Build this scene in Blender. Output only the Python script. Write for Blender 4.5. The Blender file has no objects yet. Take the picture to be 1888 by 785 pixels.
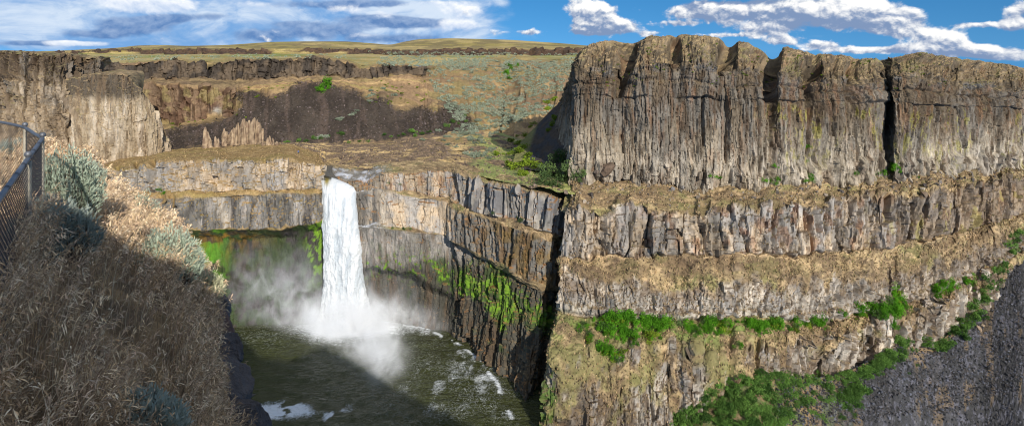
import bpy, bmesh, math
import numpy as np
from mathutils import Vector, Matrix
from mathutils.bvhtree import BVHTree

sc = bpy.context.scene
col = sc.collection
rng = np.random.default_rng(11)
F, CX, YH = 1125.0, 944.0, 95.0          # focal length in photo pixels, optical axis, horizon line
PI = math.pi

# ------------------------------------------------------------------ helpers
def W(px, py, Y):
    return np.array([(px - CX) / F * Y, Y, (YH - py) / F * Y])

def lin(r, g, b):
    c = np.array([r, g, b], float) / 255.0
    return np.where(c <= 0.04045, c / 12.92, ((c + 0.055) / 1.055) ** 2.4)

def _h(ix, iy, seed):
    ix = np.asarray(ix).astype(np.int64).astype(np.uint64)
    iy = np.asarray(iy).astype(np.int64).astype(np.uint64)
    h = ix * np.uint64(374761393) + iy * np.uint64(668265263) + np.uint64(seed * 362437 + 12345)
    h &= np.uint64(0xFFFFFFFF)
    h = ((h ^ (h >> np.uint64(13))) * np.uint64(1274126177)) & np.uint64(0xFFFFFFFF)
    h = h ^ (h >> np.uint64(16))
    h = (h * np.uint64(2246822519)) & np.uint64(0xFFFFFFFF)
    h = h ^ (h >> np.uint64(15))
    return (h & np.uint64(0xFFFFFF)).astype(np.float64) / float(0x1000000)

def vnoise(x, y, seed=0):
    x, y = np.broadcast_arrays(np.asarray(x, float), np.asarray(y, float))
    ix, iy = np.floor(x), np.floor(y)
    fx, fy = x - ix, y - iy
    fx = fx * fx * (3 - 2 * fx); fy = fy * fy * (3 - 2 * fy)
    a, b = _h(ix, iy, seed), _h(ix + 1, iy, seed)
    c, d = _h(ix, iy + 1, seed), _h(ix + 1, iy + 1, seed)
    return (a * (1 - fx) + b * fx) * (1 - fy) + (c * (1 - fx) + d * fx) * fy

def fbm(x, y, seed=0, o=4, g=0.5):
    s, a, t = 0.0, 1.0, 0.0
    for k in range(o):
        s = s + a * vnoise(x * 2 ** k + 17.3 * k, y * 2 ** k - 9.1 * k, seed + k)
        t += a; a *= g
    return s / t

def ss(a, b, x):
    t = np.clip((x - a) / (b - a + 1e-12), 0, 1)
    return t * t * (3 - 2 * t)

def cells1(s, seed, jit=0.35):
    i0 = np.floor(s)
    f1 = np.full(s.shape, 9.0); f2 = np.full(s.shape, 9.0)
    idd = np.zeros(s.shape); dx = np.zeros(s.shape)
    for k in (-1, 0, 1):
        c = i0 + k
        p = c + 0.5 + (_h(c, c * 0 + 7, seed) - 0.5) * 2 * jit
        d = np.abs(s - p)
        near = d < f1
        f2 = np.where(near, f1, np.minimum(f2, d))
        idd = np.where(near, c, idd); dx = np.where(near, s - p, dx)
        f1 = np.where(near, d, f1)
    return f1, f2, idd, dx

def cells2(x, y, seed, jit=0.45):
    ix, iy = np.floor(x), np.floor(y)
    f1 = np.full(x.shape, 9.0); f2 = np.full(x.shape, 9.0)
    ci = np.zeros(x.shape); cj = np.zeros(x.shape); dx = np.zeros(x.shape); dy = np.zeros(x.shape)
    for a in (-1, 0, 1):
        for b in (-1, 0, 1):
            cx, cy = ix + a, iy + b
            qx = cx + 0.5 + (_h(cx, cy, seed) - .5) * 2 * jit
            qy = cy + 0.5 + (_h(cx, cy, seed + 1) - .5) * 2 * jit
            d = np.hypot(x - qx, y - qy)
            near = d < f1
            f2 = np.where(near, f1, np.minimum(f2, d))
            ci = np.where(near, cx, ci); cj = np.where(near, cy, cj)
            dx = np.where(near, x - qx, dx); dy = np.where(near, y - qy, dy)
            f1 = np.where(near, d, f1)
    return f1, f2, ci, cj, dx, dy

def mixc(a, b, t):
    return a * (1 - t[..., None]) + b * t[..., None]

def inpoly(px, py, poly):
    r = np.zeros(px.shape, bool)
    n = len(poly)
    for i in range(n):
        x0, y0 = poly[i]; x1, y1 = poly[(i + 1) % n]
        if y0 == y1: continue
        c = ((y0 > py) != (y1 > py)) & (px < (x1 - x0) * (py - y0) / (y1 - y0) + x0)
        r ^= c
    return r

def mesh_np(name, verts, faces, mats, colors=None, smooth=False, fmat=None):
    """faces: (n,k) int array"""
    me = bpy.data.meshes.new(name)
    verts = np.ascontiguousarray(verts, np.float32).reshape(-1, 3)
    faces = np.ascontiguousarray(faces, np.int32)
    n, k = faces.shape
    me.vertices.add(len(verts)); me.vertices.foreach_set('co', verts.ravel())
    me.loops.add(n * k); me.loops.foreach_set('vertex_index', faces.ravel())
    me.polygons.add(n)
    me.polygons.foreach_set('loop_start', np.arange(0, n * k, k, dtype=np.int32))
    me.polygons.foreach_set('loop_total', np.full(n, k, np.int32))
    if not isinstance(mats, (list, tuple)): mats = [mats]
    for m in mats: me.materials.append(m)
    if fmat is not None: me.polygons.foreach_set('material_index', np.ascontiguousarray(fmat, np.int32))
    me.polygons.foreach_set('use_smooth', np.full(n, smooth, bool))
    me.update(calc_edges=True)
    if colors is not None:
        a = me.color_attributes.new('Col', 'FLOAT_COLOR', 'POINT')
        c = np.ones((len(verts), 4), np.float32)
        cc = np.asarray(colors, np.float32).reshape(len(verts), -1)
        c[:, :cc.shape[1]] = cc
        a.data.foreach_set('color', c.ravel())
    me.validate()
    return me

def link(name, me, parent=None):
    o = bpy.data.objects.new(name, me); col.objects.link(o)
    if parent is not None: o.parent = parent
    return o

def tag(o, label, cat, group=None, kind=None):
    o['label'] = label; o['category'] = cat
    if group: o['group'] = group
    if kind: o['kind'] = kind
    return o

def empty(name, loc, label, cat, group=None):
    o = bpy.data.objects.new(name, None); col.objects.link(o)
    o.location = loc; o.empty_display_size = 0.2
    return tag(o, label, cat, group)

# ------------------------------------------------------------------ materials
def new_mat(name):
    m = bpy.data.materials.new(name); m.use_nodes = True
    nt = m.node_tree; nt.nodes.clear()
    return m, nt

def nd(nt, typ, **kw):
    n = nt.nodes.new(typ)
    for k, v in kw.items():
        if k.startswith('i_'):
            key = k[2:]
            n.inputs[int(key) if key.isdigit() else key.replace('_', ' ')].default_value = v
        else: setattr(n, k, v)
    return n

def terrain_mat(name, nscale=0.9, lo=0.72, hi=1.28, bscale=1.6, bdist=0.35, bstr=0.6, rough=0.95, stretch=(1, 1, 1)):
    m, nt = new_mat(name); L = nt.links.new
    out = nd(nt, 'ShaderNodeOutputMaterial'); b = nd(nt, 'ShaderNodeBsdfPrincipled')
    b.inputs['Roughness'].default_value = rough
    b.inputs['Specular IOR Level'].default_value = 0.15
    at = nd(nt, 'ShaderNodeAttribute', attribute_name='Col')
    g = nd(nt, 'ShaderNodeNewGeometry')
    mp = nd(nt, 'ShaderNodeMapping'); mp.inputs['Scale'].default_value = stretch
    L(g.outputs['Position'], mp.inputs['Vector'])
    n1 = nd(nt, 'ShaderNodeTexNoise'); n1.inputs['Scale'].default_value = nscale; n1.inputs['Detail'].default_value = 7; n1.inputs['Roughness'].default_value = 0.7
    L(mp.outputs[0], n1.inputs['Vector'])
    mr = nd(nt, 'ShaderNodeMapRange'); mr.inputs['From Min'].default_value = 0.3; mr.inputs['From Max'].default_value = 0.7
    mr.inputs['To Min'].default_value = lo; mr.inputs['To Max'].default_value = hi
    L(n1.outputs['Fac'], mr.inputs['Value'])
    mx = nd(nt, 'ShaderNodeVectorMath', operation='SCALE')
    L(at.outputs['Color'], mx.inputs[0]); L(mr.outputs[0], mx.inputs['Scale'])
    L(mx.outputs[0], b.inputs['Base Color'])
    n2 = nd(nt, 'ShaderNodeTexNoise'); n2.inputs['Scale'].default_value = bscale; n2.inputs['Detail'].default_value = 6; n2.inputs['Roughness'].default_value = 0.65
    L(mp.outputs[0], n2.inputs['Vector'])
    bp = nd(nt, 'ShaderNodeBump'); bp.inputs['Strength'].default_value = bstr; bp.inputs['Distance'].default_value = bdist
    L(n2.outputs['Fac'], bp.inputs['Height']); L(bp.outputs[0], b.inputs['Normal'])
    L(b.outputs[0], out.inputs[0])
    return m

def plant_mat(name, c1, c2, transl=0.25, nscale=1.2, rnd=0.35):
    m, nt = new_mat(name); L = nt.links.new
    out = nd(nt, 'ShaderNodeOutputMaterial'); b = nd(nt, 'ShaderNodeBsdfPrincipled')
    b.inputs['Roughness'].default_value = 0.8; b.inputs['Specular IOR Level'].default_value = 0.2
    tr = nd(nt, 'ShaderNodeBsdfTranslucent'); ms = nd(nt, 'ShaderNodeMixShader'); ms.inputs[0].default_value = transl
    tc = nd(nt, 'ShaderNodeNewGeometry'); oi = nd(nt, 'ShaderNodeObjectInfo')
    n = nd(nt, 'ShaderNodeTexNoise'); n.inputs['Scale'].default_value = nscale; n.inputs['Detail'].default_value = 4
    L(tc.outputs['Position'], n.inputs['Vector'])
    r = nd(nt, 'ShaderNodeMapRange'); r.inputs['From Min'].default_value = 0.3; r.inputs['From Max'].default_value = 0.7
    L(n.outputs['Fac'], r.inputs['Value'])
    mx = nd(nt, 'ShaderNodeMix', data_type='RGBA')
    mx.inputs[6].default_value = (*c1, 1); mx.inputs[7].default_value = (*c2, 1)
    av = nd(nt, 'ShaderNodeMath', operation='MULTIPLY_ADD'); av.inputs[1].default_value = .45; L(r.outputs[0], av.inputs[0])
    hf = nd(nt, 'ShaderNodeMath', operation='MULTIPLY'); hf.inputs[1].default_value = .6; L(oi.outputs['Random'], hf.inputs[0]); L(hf.outputs[0], av.inputs[2])
    L(av.outputs[0], mx.inputs[0])
    r2 = nd(nt, 'ShaderNodeMapRange'); r2.inputs['To Min'].default_value = 1 - rnd; r2.inputs['To Max'].default_value = 1 + rnd
    L(oi.outputs['Random'], r2.inputs['Value'])
    sm = nd(nt, 'ShaderNodeVectorMath', operation='SCALE')
    L(mx.outputs[2], sm.inputs[0]); L(r2.outputs[0], sm.inputs['Scale'])
    L(sm.outputs[0], b.inputs['Base Color']); L(sm.outputs[0], tr.inputs['Color'])
    L(b.outputs[0], ms.inputs[1]); L(tr.outputs[0], ms.inputs[2]); L(ms.outputs[0], out.inputs[0])
    return m

def simple_mat(name, c, rough=0.6, metal=0.0, spec=0.4, var=0.15, nscale=6.0):
    m, nt = new_mat(name); L = nt.links.new
    out = nd(nt, 'ShaderNodeOutputMaterial'); b = nd(nt, 'ShaderNodeBsdfPrincipled')
    b.inputs['Roughness'].default_value = rough; b.inputs['Metallic'].default_value = metal
    b.inputs['Specular IOR Level'].default_value = spec
    tc = nd(nt, 'ShaderNodeNewGeometry')
    n = nd(nt, 'ShaderNodeTexNoise'); n.inputs['Scale'].default_value = nscale; n.inputs['Detail'].default_value = 5
    L(tc.outputs['Position'], n.inputs['Vector'])
    r = nd(nt, 'ShaderNodeMapRange'); r.inputs['From Min'].default_value = 0.3; r.inputs['From Max'].default_value = 0.7
    r.inputs['To Min'].default_value = 1 - var; r.inputs['To Max'].default_value = 1 + var
    L(n.outputs['Fac'], r.inputs['Value'])
    sm = nd(nt, 'ShaderNodeVectorMath', operation='SCALE'); sm.inputs[0].default_value = c
    L(r.outputs[0], sm.inputs['Scale']); L(sm.outputs[0], b.inputs['Base Color'])
    L(b.outputs[0], out.inputs[0])
    return m

M_ROCK = terrain_mat('basalt_rock', nscale=0.55, lo=0.7, hi=1.3, bscale=1.3, bdist=0.5, bstr=0.7, stretch=(1, 1, 0.55))
M_SOIL = terrain_mat('dry_ground', nscale=0.5, lo=0.68, hi=1.32, bscale=1.1, bdist=0.5, bstr=0.7)
M_NEAR = terrain_mat('near_ground', nscale=5, lo=0.6, hi=1.4, bscale=9, bdist=0.08, bstr=0.8)

# ------------------------------------------------------------------ terrain patches
class Patch: pass

def patch(name, cols, nsub, du, mat, dispf, colf, smooth_u=3, smooth_v=2, world=False, flip=None, arcrow=None, shade=False, rowj=None, rowv=None):
    C_ = np.array([[p if world else W(*p) for p in c] for c in cols], float)   # nc,nr,3
    nc, nr, _ = C_.shape
    ar = nr // 2 if arcrow is None else arcrow
    seg = np.linalg.norm(np.diff(C_[:, ar], axis=0), axis=1)
    s = np.concatenate([[0], np.cumsum(seg)])
    nu = int(s[-1] / du) + 2
    su = np.linspace(0, s[-1], nu)
    G = np.zeros((nu, nr, 3))
    for r in range(nr):
        for k in range(3):
            G[:, r, k] = np.interp(su, s, C_[:, r, k])
    if smooth_u > 0:
        w = max(1, int(smooth_u / du)); ker = np.hanning(2 * w + 3)[1:-1]; ker /= ker.sum()
        for r in range(nr):
            for k in range(3):
                a = np.pad(G[:, r, k], (w, w), mode='reflect', reflect_type='odd')
                G[:, r, k] = np.convolve(a, ker, mode='valid')
    if rowj is not None:
        for r in range(nr):
            if rowj[r]: G[:, r, 2] += rowj[r] * (2.4 * (fbm(su / 9, su * 0 + 3 * r, 900 + r, 4, .6) - .5) + .9 * (vnoise(su / 2.2, su * 0 + r, 950 + r) - .5))
    if rowv is not None:
        for r in range(nr):
            if rowv[r]: G[:, r, 1] += rowv[r] * 2.4 * (fbm(su / 11, su * 0 + 5 * r, 970 + r, 4, .55) - .5)
    vv = np.concatenate([np.linspace(i, i + 1, n, endpoint=False) for i, n in enumerate(nsub)] + [[nr - 1.0]])
    nv = len(vv)
    P_ = np.zeros((nu, nv, 3))
    i0 = np.minimum(vv.astype(int), nr - 2); f = vv - i0
    P_ = G[:, i0] * (1 - f)[None, :, None] + G[:, i0 + 1] * f[None, :, None]
    for _ in range(smooth_v):
        Q = P_.copy(); Q[:, 1:-1] = (P_[:, :-2] + 2 * P_[:, 1:-1] + P_[:, 2:]) / 4; P_ = Q
    S = np.repeat(su[:, None], nv, 1); R = np.repeat(vv[None], nu, 0)
    def normals(P_):
        a = np.gradient(P_, axis=0); b = np.gradient(P_, axis=1)
        n = np.cross(a, b); n /= np.linalg.norm(n, axis=2, keepdims=True) + 1e-9
        return n
    N_ = normals(P_)
    sg = -1.0 if np.mean(np.sum(N_ * -P_, axis=2)) < 0 else 1.0
    if flip: sg = -sg
    N_ *= sg
    p = Patch()
    p.S, p.R, p.P0, p.N0 = S, R, P_, N_
    p.Z = P_[..., 2]; p.PX = P_[..., 0] / P_[..., 1] * F + CX; p.PY = YH - P_[..., 2] / P_[..., 1] * F
    p.aux = {}
    p.V = np.concatenate([np.zeros((nu, 1)), np.cumsum(np.linalg.norm(np.diff(P_, axis=1), axis=2), axis=1)], 1)
    D = dispf(p)
    Nd = N_.copy()
    p.P = P_ + Nd * D[..., None]
    p.N = normals(p.P) * sg
    p.C = colf(p)
    idx = np.arange(nu * nv).reshape(nu, nv)
    f = np.stack([idx[:-1, :-1], idx[1:, :-1], idx[1:, 1:], idx[:-1, 1:]], -1).reshape(-1, 4)
    if sg > 0: pass
    else: f = f[:, ::-1]
    me = mesh_np(name, p.P.reshape(-1, 3), f, mat, np.clip(p.C, 0.005, 0.95).reshape(-1, 3), smooth=shade)
    p.obj = link(name, me)
    p.obj['kind'] = 'structure'
    return p

def columns_disp(S, Z, w, seed, groove=0.5, amp=0.5, seg=9.0, step=0.5, wob=0.5):
    s2 = S + wob * w * 2 * (fbm(S / (5 * w), Z / 14.0, seed + 3, 3) - .5) + 0.25 * w * (vnoise(S / w, Z / 2.2, seed + 8) - .5)
    f1, f2, cid, dx = cells1(s2 / w, seed)
    e = f2 - f1
    d = -groove * (1 - ss(0.0, 0.38, e)) + amp * (_h(cid, cid * 0, seed + 4) - .5)
    zc = Z / (seg * (0.6 + 0.8 * _h(cid, cid * 0 + 3, seed + 6))) + 10 * _h(cid, cid * 0 + 1, seed + 5)
    sgm = np.floor(zc); fr = zc - sgm
    d = d + step * (_h(cid, sgm, seed + 7) - .5) + 0.25 * step * (fr - 0.5)
    return d, cid, e

def blocks_disp(S, Z, wx, wz, seed, amp=1.0, tilt=0.5, crack=0.6):
    x = S / wx + 0.5 * (fbm(S / (2 * wx), Z / (2 * wz), seed + 9, 3) - .5)
    y = Z / wz + 0.5 * (fbm(S / (2 * wx), Z / (2 * wz), seed + 19, 3) - .5)
    f1, f2, ci, cj, dx, dy = cells2(x, y, seed)
    d = amp * (_h(ci, cj, seed + 2) - .5) + tilt * (dx * (_h(ci, cj, seed + 3) - .5) + dy * (_h(ci, cj, seed + 4) - .5)) * 2
    d = d - crack * (1 - ss(0, 0.12, f2 - f1))
    return d, _h(ci, cj, seed + 5), f2 - f1

def crag(S, Z, seed, scales=((5.0, .7), (1.9, 1.0), (.85, .9)), wob=.8, asp=3.0, tilt=1.0, step=.55, groove=.3):
    d = 0.0; tone = 0.0
    for k, (w, am) in enumerate(scales):
        sd0 = seed + 40 * k
        s2 = S + wob * w * (1.6 * (fbm(S / (2.2 * w), Z / (3.2 * w), sd0 + 3, 3) - .5) + .5 * (vnoise(S / (.7 * w), Z / (1.1 * w), sd0 + 8) - .5))
        f1, f2, cid, dx = cells1(s2 / w, sd0, .42)
        hz = asp * w * (.5 + 1.1 * _h(cid, cid * 0 + 3, sd0 + 6))
        zc = (Z + .5 * w * (vnoise(S / w, Z / w, sd0 + 9) - .5)) / hz + 10 * _h(cid, cid * 0 + 1, sd0 + 5)
        sg_ = np.floor(zc); fr = zc - sg_
        a = step * (_h(cid, sg_, sd0 + 7) - .5) + tilt * 1.5 * dx * (_h(cid, sg_, sd0 + 10) - .5) + .35 * (fr - .5) * (_h(cid, sg_, sd0 + 12) - .3) - groove * (1 - ss(0, .22, f2 - f1))
        d = d + am * w * a
        tone = tone + (_h(cid, sg_, sd0 + 11) - .5) / (k + 1)
    return d, tone

# palette (linear, real-world base colours)
DRY = lin(168, 145, 106); DRYB = lin(136, 116, 86); TWIG = lin(100, 83, 66); OLIVE = lin(130, 128, 78); STRAW = lin(202, 172, 130)
TAN = lin(178, 158, 132); TANG = lin(152, 144, 134); BRN = lin(112, 92, 70); DBRN = lin(84, 68, 52); GREY = lin(132, 126, 116)
RUST = lin(140, 96, 62); LICH = lin(188, 178, 70); DARK = lin(66, 60, 56); PALE = lin(205, 190, 168)
TAL = lin(80, 70, 60); TALB = lin(71, 70, 70); MOSS = lin(112, 146, 44); MOSSD = lin(58, 74, 36); WETR = lin(58, 56, 46)

def grass_col(p, seed, dry=0.5):
    S, V = p.S, p.V
    c = mixc(DRYB, DRY, ss(.36, .62, fbm(S / 9, V / 6, seed, 5, .65)))
    c = mixc(c, TWIG, ss(.50, .66, fbm(S / 3.2, V / 2.4, seed + 5, 5, .7)) * .8)
    c = mixc(c, OLIVE, ss(.53, .68, fbm(S / 12, V / 7, seed + 9, 5, .6)) * .6)
    c = mixc(c, STRAW, ss(.56, .70, fbm(S / 2.6, V / 1.8, seed + 13, 4, .65)) * .6)
    return c * (.82 + .36 * vnoise(S / .6, V / .6, seed + 17))[..., None]

# ---------- butte on the right ----------
def bt(rim, mid, sh, base, back=None):
    rim = (rim[0], rim[1], rim[2] + 3)
    X = W(*rim)
    bk = (X + np.array([X[0] * .3, 60, -6.0])) if back is None else W(*back)
    b2 = W(*base) + np.array([0, 1.0, -7.0])
    mid = (mid[0], mid[1], sh[2] + .42 * (mid[2] - sh[2]))
    md2 = (.5 * (mid[0] + rim[0]), rim[1] + .30 * (mid[1] - rim[1]), mid[2] + .42 * (rim[2] + 3 - mid[2]))
    return [bk, W(*rim), W(*md2), W(*mid), W(*sh), W(*base), b2]
BUT = [
 bt((1030,185,330),(1028,192,329),(1020,215,326),(1000,262,320),(1060,180,345)),
 bt((1062,150,285),(1058,160,282),(1042,190,278),(1020,300,270),(1090,140,300)),
 bt((1066,108,262),(1060,125,256),(1054,175,250),(1043,316,243),(1100,92,300)),
 bt((1088,84,247),(1070,120,240),(1063,176,234),(1050,312,230),(1110,84,300)),
 bt((1112,76,247),(1106,125,239),(1103,177,233),(1100,322,229)),
 bt((1165,71,252),(1150,120,244),(1146,178,233),(1150,326,228)),
 bt((1200,67,247),(1190,112,239),(1185,178,232),(1185,332,227)),
 bt((1250,63,250),(1250,110,240),(1250,180,232),(1250,342,227)),
 bt((1330,70,250),(1330,118,240),(1330,181,232),(1330,347,226)),
 bt((1346,79,253),(1342,122,241),(1342,181,232),(1342,347,226)),
 bt((1360,73,249),(1360,124,240),(1360,182,232),(1360,348,226)),
 bt((1400,88,250),(1400,128,241),(1400,183,233),(1400,348,227)),
 bt((1424,96,254),(1424,132,243),(1424,184,235),(1424,345,229)),
 bt((1442,82,250),(1440,130,241),(1440,184,235),(1440,343,230)),
 bt((1462,93,252),(1460,135,243),(1460,185,236),(1460,338,231)),
 bt((1498,98,256),(1500,142,247),(1500,186,239),(1500,333,234)),
 bt((1560,101,258),(1560,140,250),(1570,188,243),(1570,326,239)),
 bt((1598,113,266),(1604,150,256),(1616,190,248),(1624,320,243)),
 bt((1611,116,278),(1614,150,268),(1626,190,259),(1634,317,250)),
 bt((1613,117,280),(1617,150,275),(1629,190,266),(1637,316,255)),
 bt((1638,106,256),(1643,138,249),(1648,192,244),(1650,317,240)),
 bt((1692,98,255),(1690,138,250),(1690,193,246),(1690,319,243)),
 bt((1760,105,266),(1760,145,260),(1760,196,256),(1760,311,253)),
 bt((1888,126,290),(1888,160,284),(1888,202,280),(1888,294,277)),
 bt((2030,143,312),(2030,172,306),(2030,208,302),(2030,285,299)),
]
GUL = [(1168,1138,72,180,13,5.5),(1346,1336,74,135,8,5.0),(1424,1424,86,186,10,6.0),(1502,1497,122,182,8,6.0),(1572,1570,125,186,6,4.0),
       (1246,1242,66,112,7,2.5),(1540,1545,102,135,6,2.0),(1330,1328,180,200,5,2.0),(1500,1498,180,325,5,3.6),(1430,1428,180,330,5,2.6),(1342,1340,180,300,4,1.8),(1146,1150,180,290,4,1.6),(1575,1578,185,300,4,2.0),(1770,1770,110,200,6,2.0)]
def but_disp(p):
    S, Z, R, PX, PY = p.S, p.Z, p.R - 1.0, p.PX, p.PY
    R = np.where(R < 1, np.maximum(R * .5 + .5, R + 1 - np.clip(R + 1, 0, 1)), R) if False else np.where(p.R < 1, p.R, np.where(p.R < 3, 1 + (p.R - 1) * .5, p.R - 1))
    p.R2 = R
    d1, t1 = crag(S, Z, 21, ((3.4, .4), (1.25, .9), (.62, .7)), .5, 3.6, .9, .65, .32)
    d2, t2 = crag(S, Z, 121, ((5.5, .5), (2.4, .9), (1.0, .8)), .8, 1.8, 1.1, .6, .25)
    d3, t3 = crag(S, Z, 221, ((3.0, .5), (1.15, 1.0), (.6, .7)), .45, 1.8, 1.0, .6, .4)
    big = 5 * (fbm(S / 26, Z / 60, 26, 3) - .5) + 2.6 * (fbm(S / 8, Z / 26, 27, 3) - .5)
    face = ss(2.95, 3.0, R + .05 * (fbm(S / 3, S * 0, 3) - .5)); lowf = ss(3.74, 3.86, R + .22 * (fbm(S / 6, S * 0, 4) - .5))
    cap = ss(.95, 1.25, R); t_ = np.clip(R - 3, 0, 1)
    dome = 1 - ss(1.2, 2.3, R)
    faced = ss(2.1, 2.4, R + .5 * (fbm(S / 8, Z / 8, 33, 4) - .5))
    p.aux['faced'] = faced
    d3 = d3 * (1 - faced) + d1 * .9 * faced
    d = face * (1 - lowf) * d1 + lowf * (d2 + .6) + (1 - face) * cap * d3 * (1 - .8 * dome) * 1.15
    d = d + (1 - face) * cap * dome * 1.2 * (fbm(S / 2.2, R * 9, 32, 4, .65) - .5)
    d = d + big * ss(1.0, 1.6, R) - .5 * np.exp(-((R - 3.0 + .04 * (fbm(S / 4, S * 0, 34, 3) - .5)) / .015) ** 2) - 1.0 * np.exp(-((R - 2.55 - .3 * (fbm(S / 9, S * 0, 5) - .5)) / .05) ** 2)
    d = d + 1.6 * (fbm(S / 3, R * 7, 31, 4, .6) - .5) * (1 - face)
    lob = np.abs(np.sin((PX - 1150) / 46 + 2.2 * fbm(S / 30, S * 0, 8)))
    d = d + (1 - face) * cap * 2.2 * (lob - .5) * ss(1, 1.5, R)
    CL = np.array([1040, 1148, 1243, 1340, 1428, 1500, 1574, 1642, 1775, 1900, 2040.])
    pxw = PX + 10 * (fbm(Z / 9, S / 30, 35, 3) - .5)
    k_ = np.clip(np.searchsorted(CL, pxw) - 1, 0, len(CL) - 2); xx = np.clip((pxw - CL[k_]) / (CL[k_ + 1] - CL[k_]), 0, 1)
    d = d + (3.6 * (1 - face) * cap + 2.2 * face * (1 - .6 * t_)) * (1 - np.abs(2 * xx - 1) ** 2.6 - .6)
    for a, b, y0, y1, w, dep in GUL:
        t = np.clip((PY - y0) / (y1 - y0), 0, 1)
        c = a + (b - a) * t + 4 * (fbm(Z / 4, Z * 0, 5, 3) - .5)
        wd = w * (1.0 - .35 * t)
        win = ss(y0 - 14, y0 + 4, PY) * (1 - ss(y1 - 8, y1 + 6, PY))
        win = win * (.35 + .65 * ss(1.0, 1.5, R))
        d = d - dep * (np.exp(-((PX - c) / wd) ** 2) + .4 * np.exp(-((PX - c) / (wd * 3.2)) ** 2)) * win
    for k in range(34):                                                  # long vertical joints on the columned face
        px0 = 1070 + 26 * k + 18 * (_h(k, 1, 7) - .5); dep = .5 + 1.6 * _h(k, 2, 7) ** 2; y1 = 200 + 130 * _h(k, 3, 7)
        d = d - dep * np.exp(-((PX - px0 - 3 * (fbm(Z / 6, Z * 0 + k, 6, 3) - .5)) / 2.0) ** 2) * face * (1 - ss(y1 - 10, y1 + 10, PY))
    p.aux.update(tone=t1 * (1 - lowf) + t2 * lowf, t3=t3, face=face, low=lowf, cap=cap)
    return d
def but_col(p):
    S, Z, R, PX = p.S, p.Z, p.R2, p.PX
    a = p.aux
    ver = fbm(S / 2.2, Z / 22, 41, 4, .6); v2 = fbm(S / 11, Z / 30, 42, 4)
    t = np.clip(R - 3.0, 0, 1)
    c = mixc(lin(108, 94, 76), lin(166, 152, 130), ss(.05, .8, t + .55 * (v2 - .5) + .35 * (ver - .5)))
    c = mixc(c, GREY * .95, ss(.42, .62, fbm(S / 5, Z / 12, 44, 5)) * .6)
    c = mixc(c, RUST, ss(.54, .68, fbm(S / 1.4, Z / 8, 45, 5, .6)) * .42 * (1 - .55 * t))
    c = mixc(c, DBRN, ss(.50, .66, fbm(S / 1.0, Z / 9, 46, 5, .62)) * .75)
    c = mixc(c, PALE, ss(.50, .66, fbm(S / 1.6, Z / 7, 47, 5, .62)) * ss(.3, .85, t) * .65)
    li = ss(.56, .66, fbm(S / 1.4, Z / 5, 48, 5, .7)) * ss(1370, 1450, PX) * ss(0, .1, t) * (1 - ss(.7, 1, t) * (PX < 1640)) * ss(.42, .55, fbm(S / 16, Z / 16, 49, 3))
    c = mixc(c, LICH * .8, li * .42)
    c = c * (.86 * np.clip(1 + .42 * a['tone'], .6, 1.4))[..., None]
    cu = mixc(lin(84, 74, 60), lin(116, 101, 80), ss(.35, .65, fbm(S / 2.5, Z / 2.5, 51, 5, .65)))
    cu = mixc(cu, lin(96, 98, 100), ss(.5, .65, fbm(S / 5, Z / 3, 57, 4)) * .5 * ss(1.8, 2.2, R))
    cu = mixc(cu, RUST * .8, ss(.6, .75, fbm(S / 3, Z / 5, 52, 4)) * .3)
    cu = cu * np.clip(1 + .6 * a['t3'], .5, 1.5)[..., None]
    nz = p.N[..., 2]
    gr = ss(.50, .74, nz + .3 * (fbm(S / 3, R * 8, 53, 4) - .5)) * .85
    cu = mixc(cu, grass_col(p, 54) * .85, gr)
    c = mixc(cu, c, np.maximum(a['face'], a['faced'] * .85))
    c = mixc(c, grass_col(p, 55), (1 - ss(.8, 1.15, R)))
    return c
butte = patch('basalt_butte', BUT, [14, 16, 26, 52, 190, 6], .28, M_ROCK, but_disp, but_col, smooth_u=2.2, world=True, arcrow=4, rowj=[0, .35, .5, 1.0, .7, 1.2, 0], rowv=[0, 2.5, 2, 1.5, 1, 1, 1])
tag(butte.obj, 'tall flat topped basalt butte of vertical columns with dark gullied brow, above the ledges', 'butte', kind='structure')

# ---------- stepped canyon wall under the butte ----------
LOW = [
 [(1080,325,262),(1068,385,240),(1060,470,232),(1058,490,230),(1050,575,224),(1034,640,212),(1028,820,204)],
 [(1054,316,234),(1036,388,210),(1030,474,206),(1030,488,204),(1026,572,199),(1007,640,186),(1000,820,174)],
 [(1075,322,231),(1070,380,211),(1070,475,207),(1070,498,203),(1075,580,198),(1070,655,185),(1065,820,175)],
 [(1200,330,230),(1200,380,212),(1200,474,207),(1200,508,202),(1200,587,198),(1200,655,186),(1200,820,177)],
 [(1300,340,229),(1300,384,212),(1300,471,207),(1300,508,202),(1300,590,198),(1300,655,187),(1300,820,179)],
 [(1400,343,229),(1400,384,213),(1400,470,208),(1400,505,203),(1400,590,199),(1400,648,190),(1400,790,184)],
 [(1500,332,236),(1500,380,220),(1500,467,215),(1500,500,210),(1500,592,206),(1500,622,199),(1500,760,193)],
 [(1640,318,248),(1640,368,233),(1640,455,228),(1640,490,224),(1640,572,219),(1640,596,214),(1640,720,209)],
 [(1700,318,250),(1700,358,237),(1700,447,231),(1700,480,228),(1700,552,224),(1700,566,220),(1700,680,215)],
 [(1800,305,264),(1800,336,253),(1800,421,247),(1800,442,244),(1800,505,240),(1800,515,237),(1800,600,233)],
 [(1888,292,280),(1888,316,270),(1888,395,264),(1888,407,261),(1888,452,258),(1888,460,255),(1888,540,252)],
 [(2030,280,304),(2030,302,294),(2030,370,288),(2030,380,285),(2030,430,282),(2030,440,279),(2030,510,276)],
]
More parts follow.
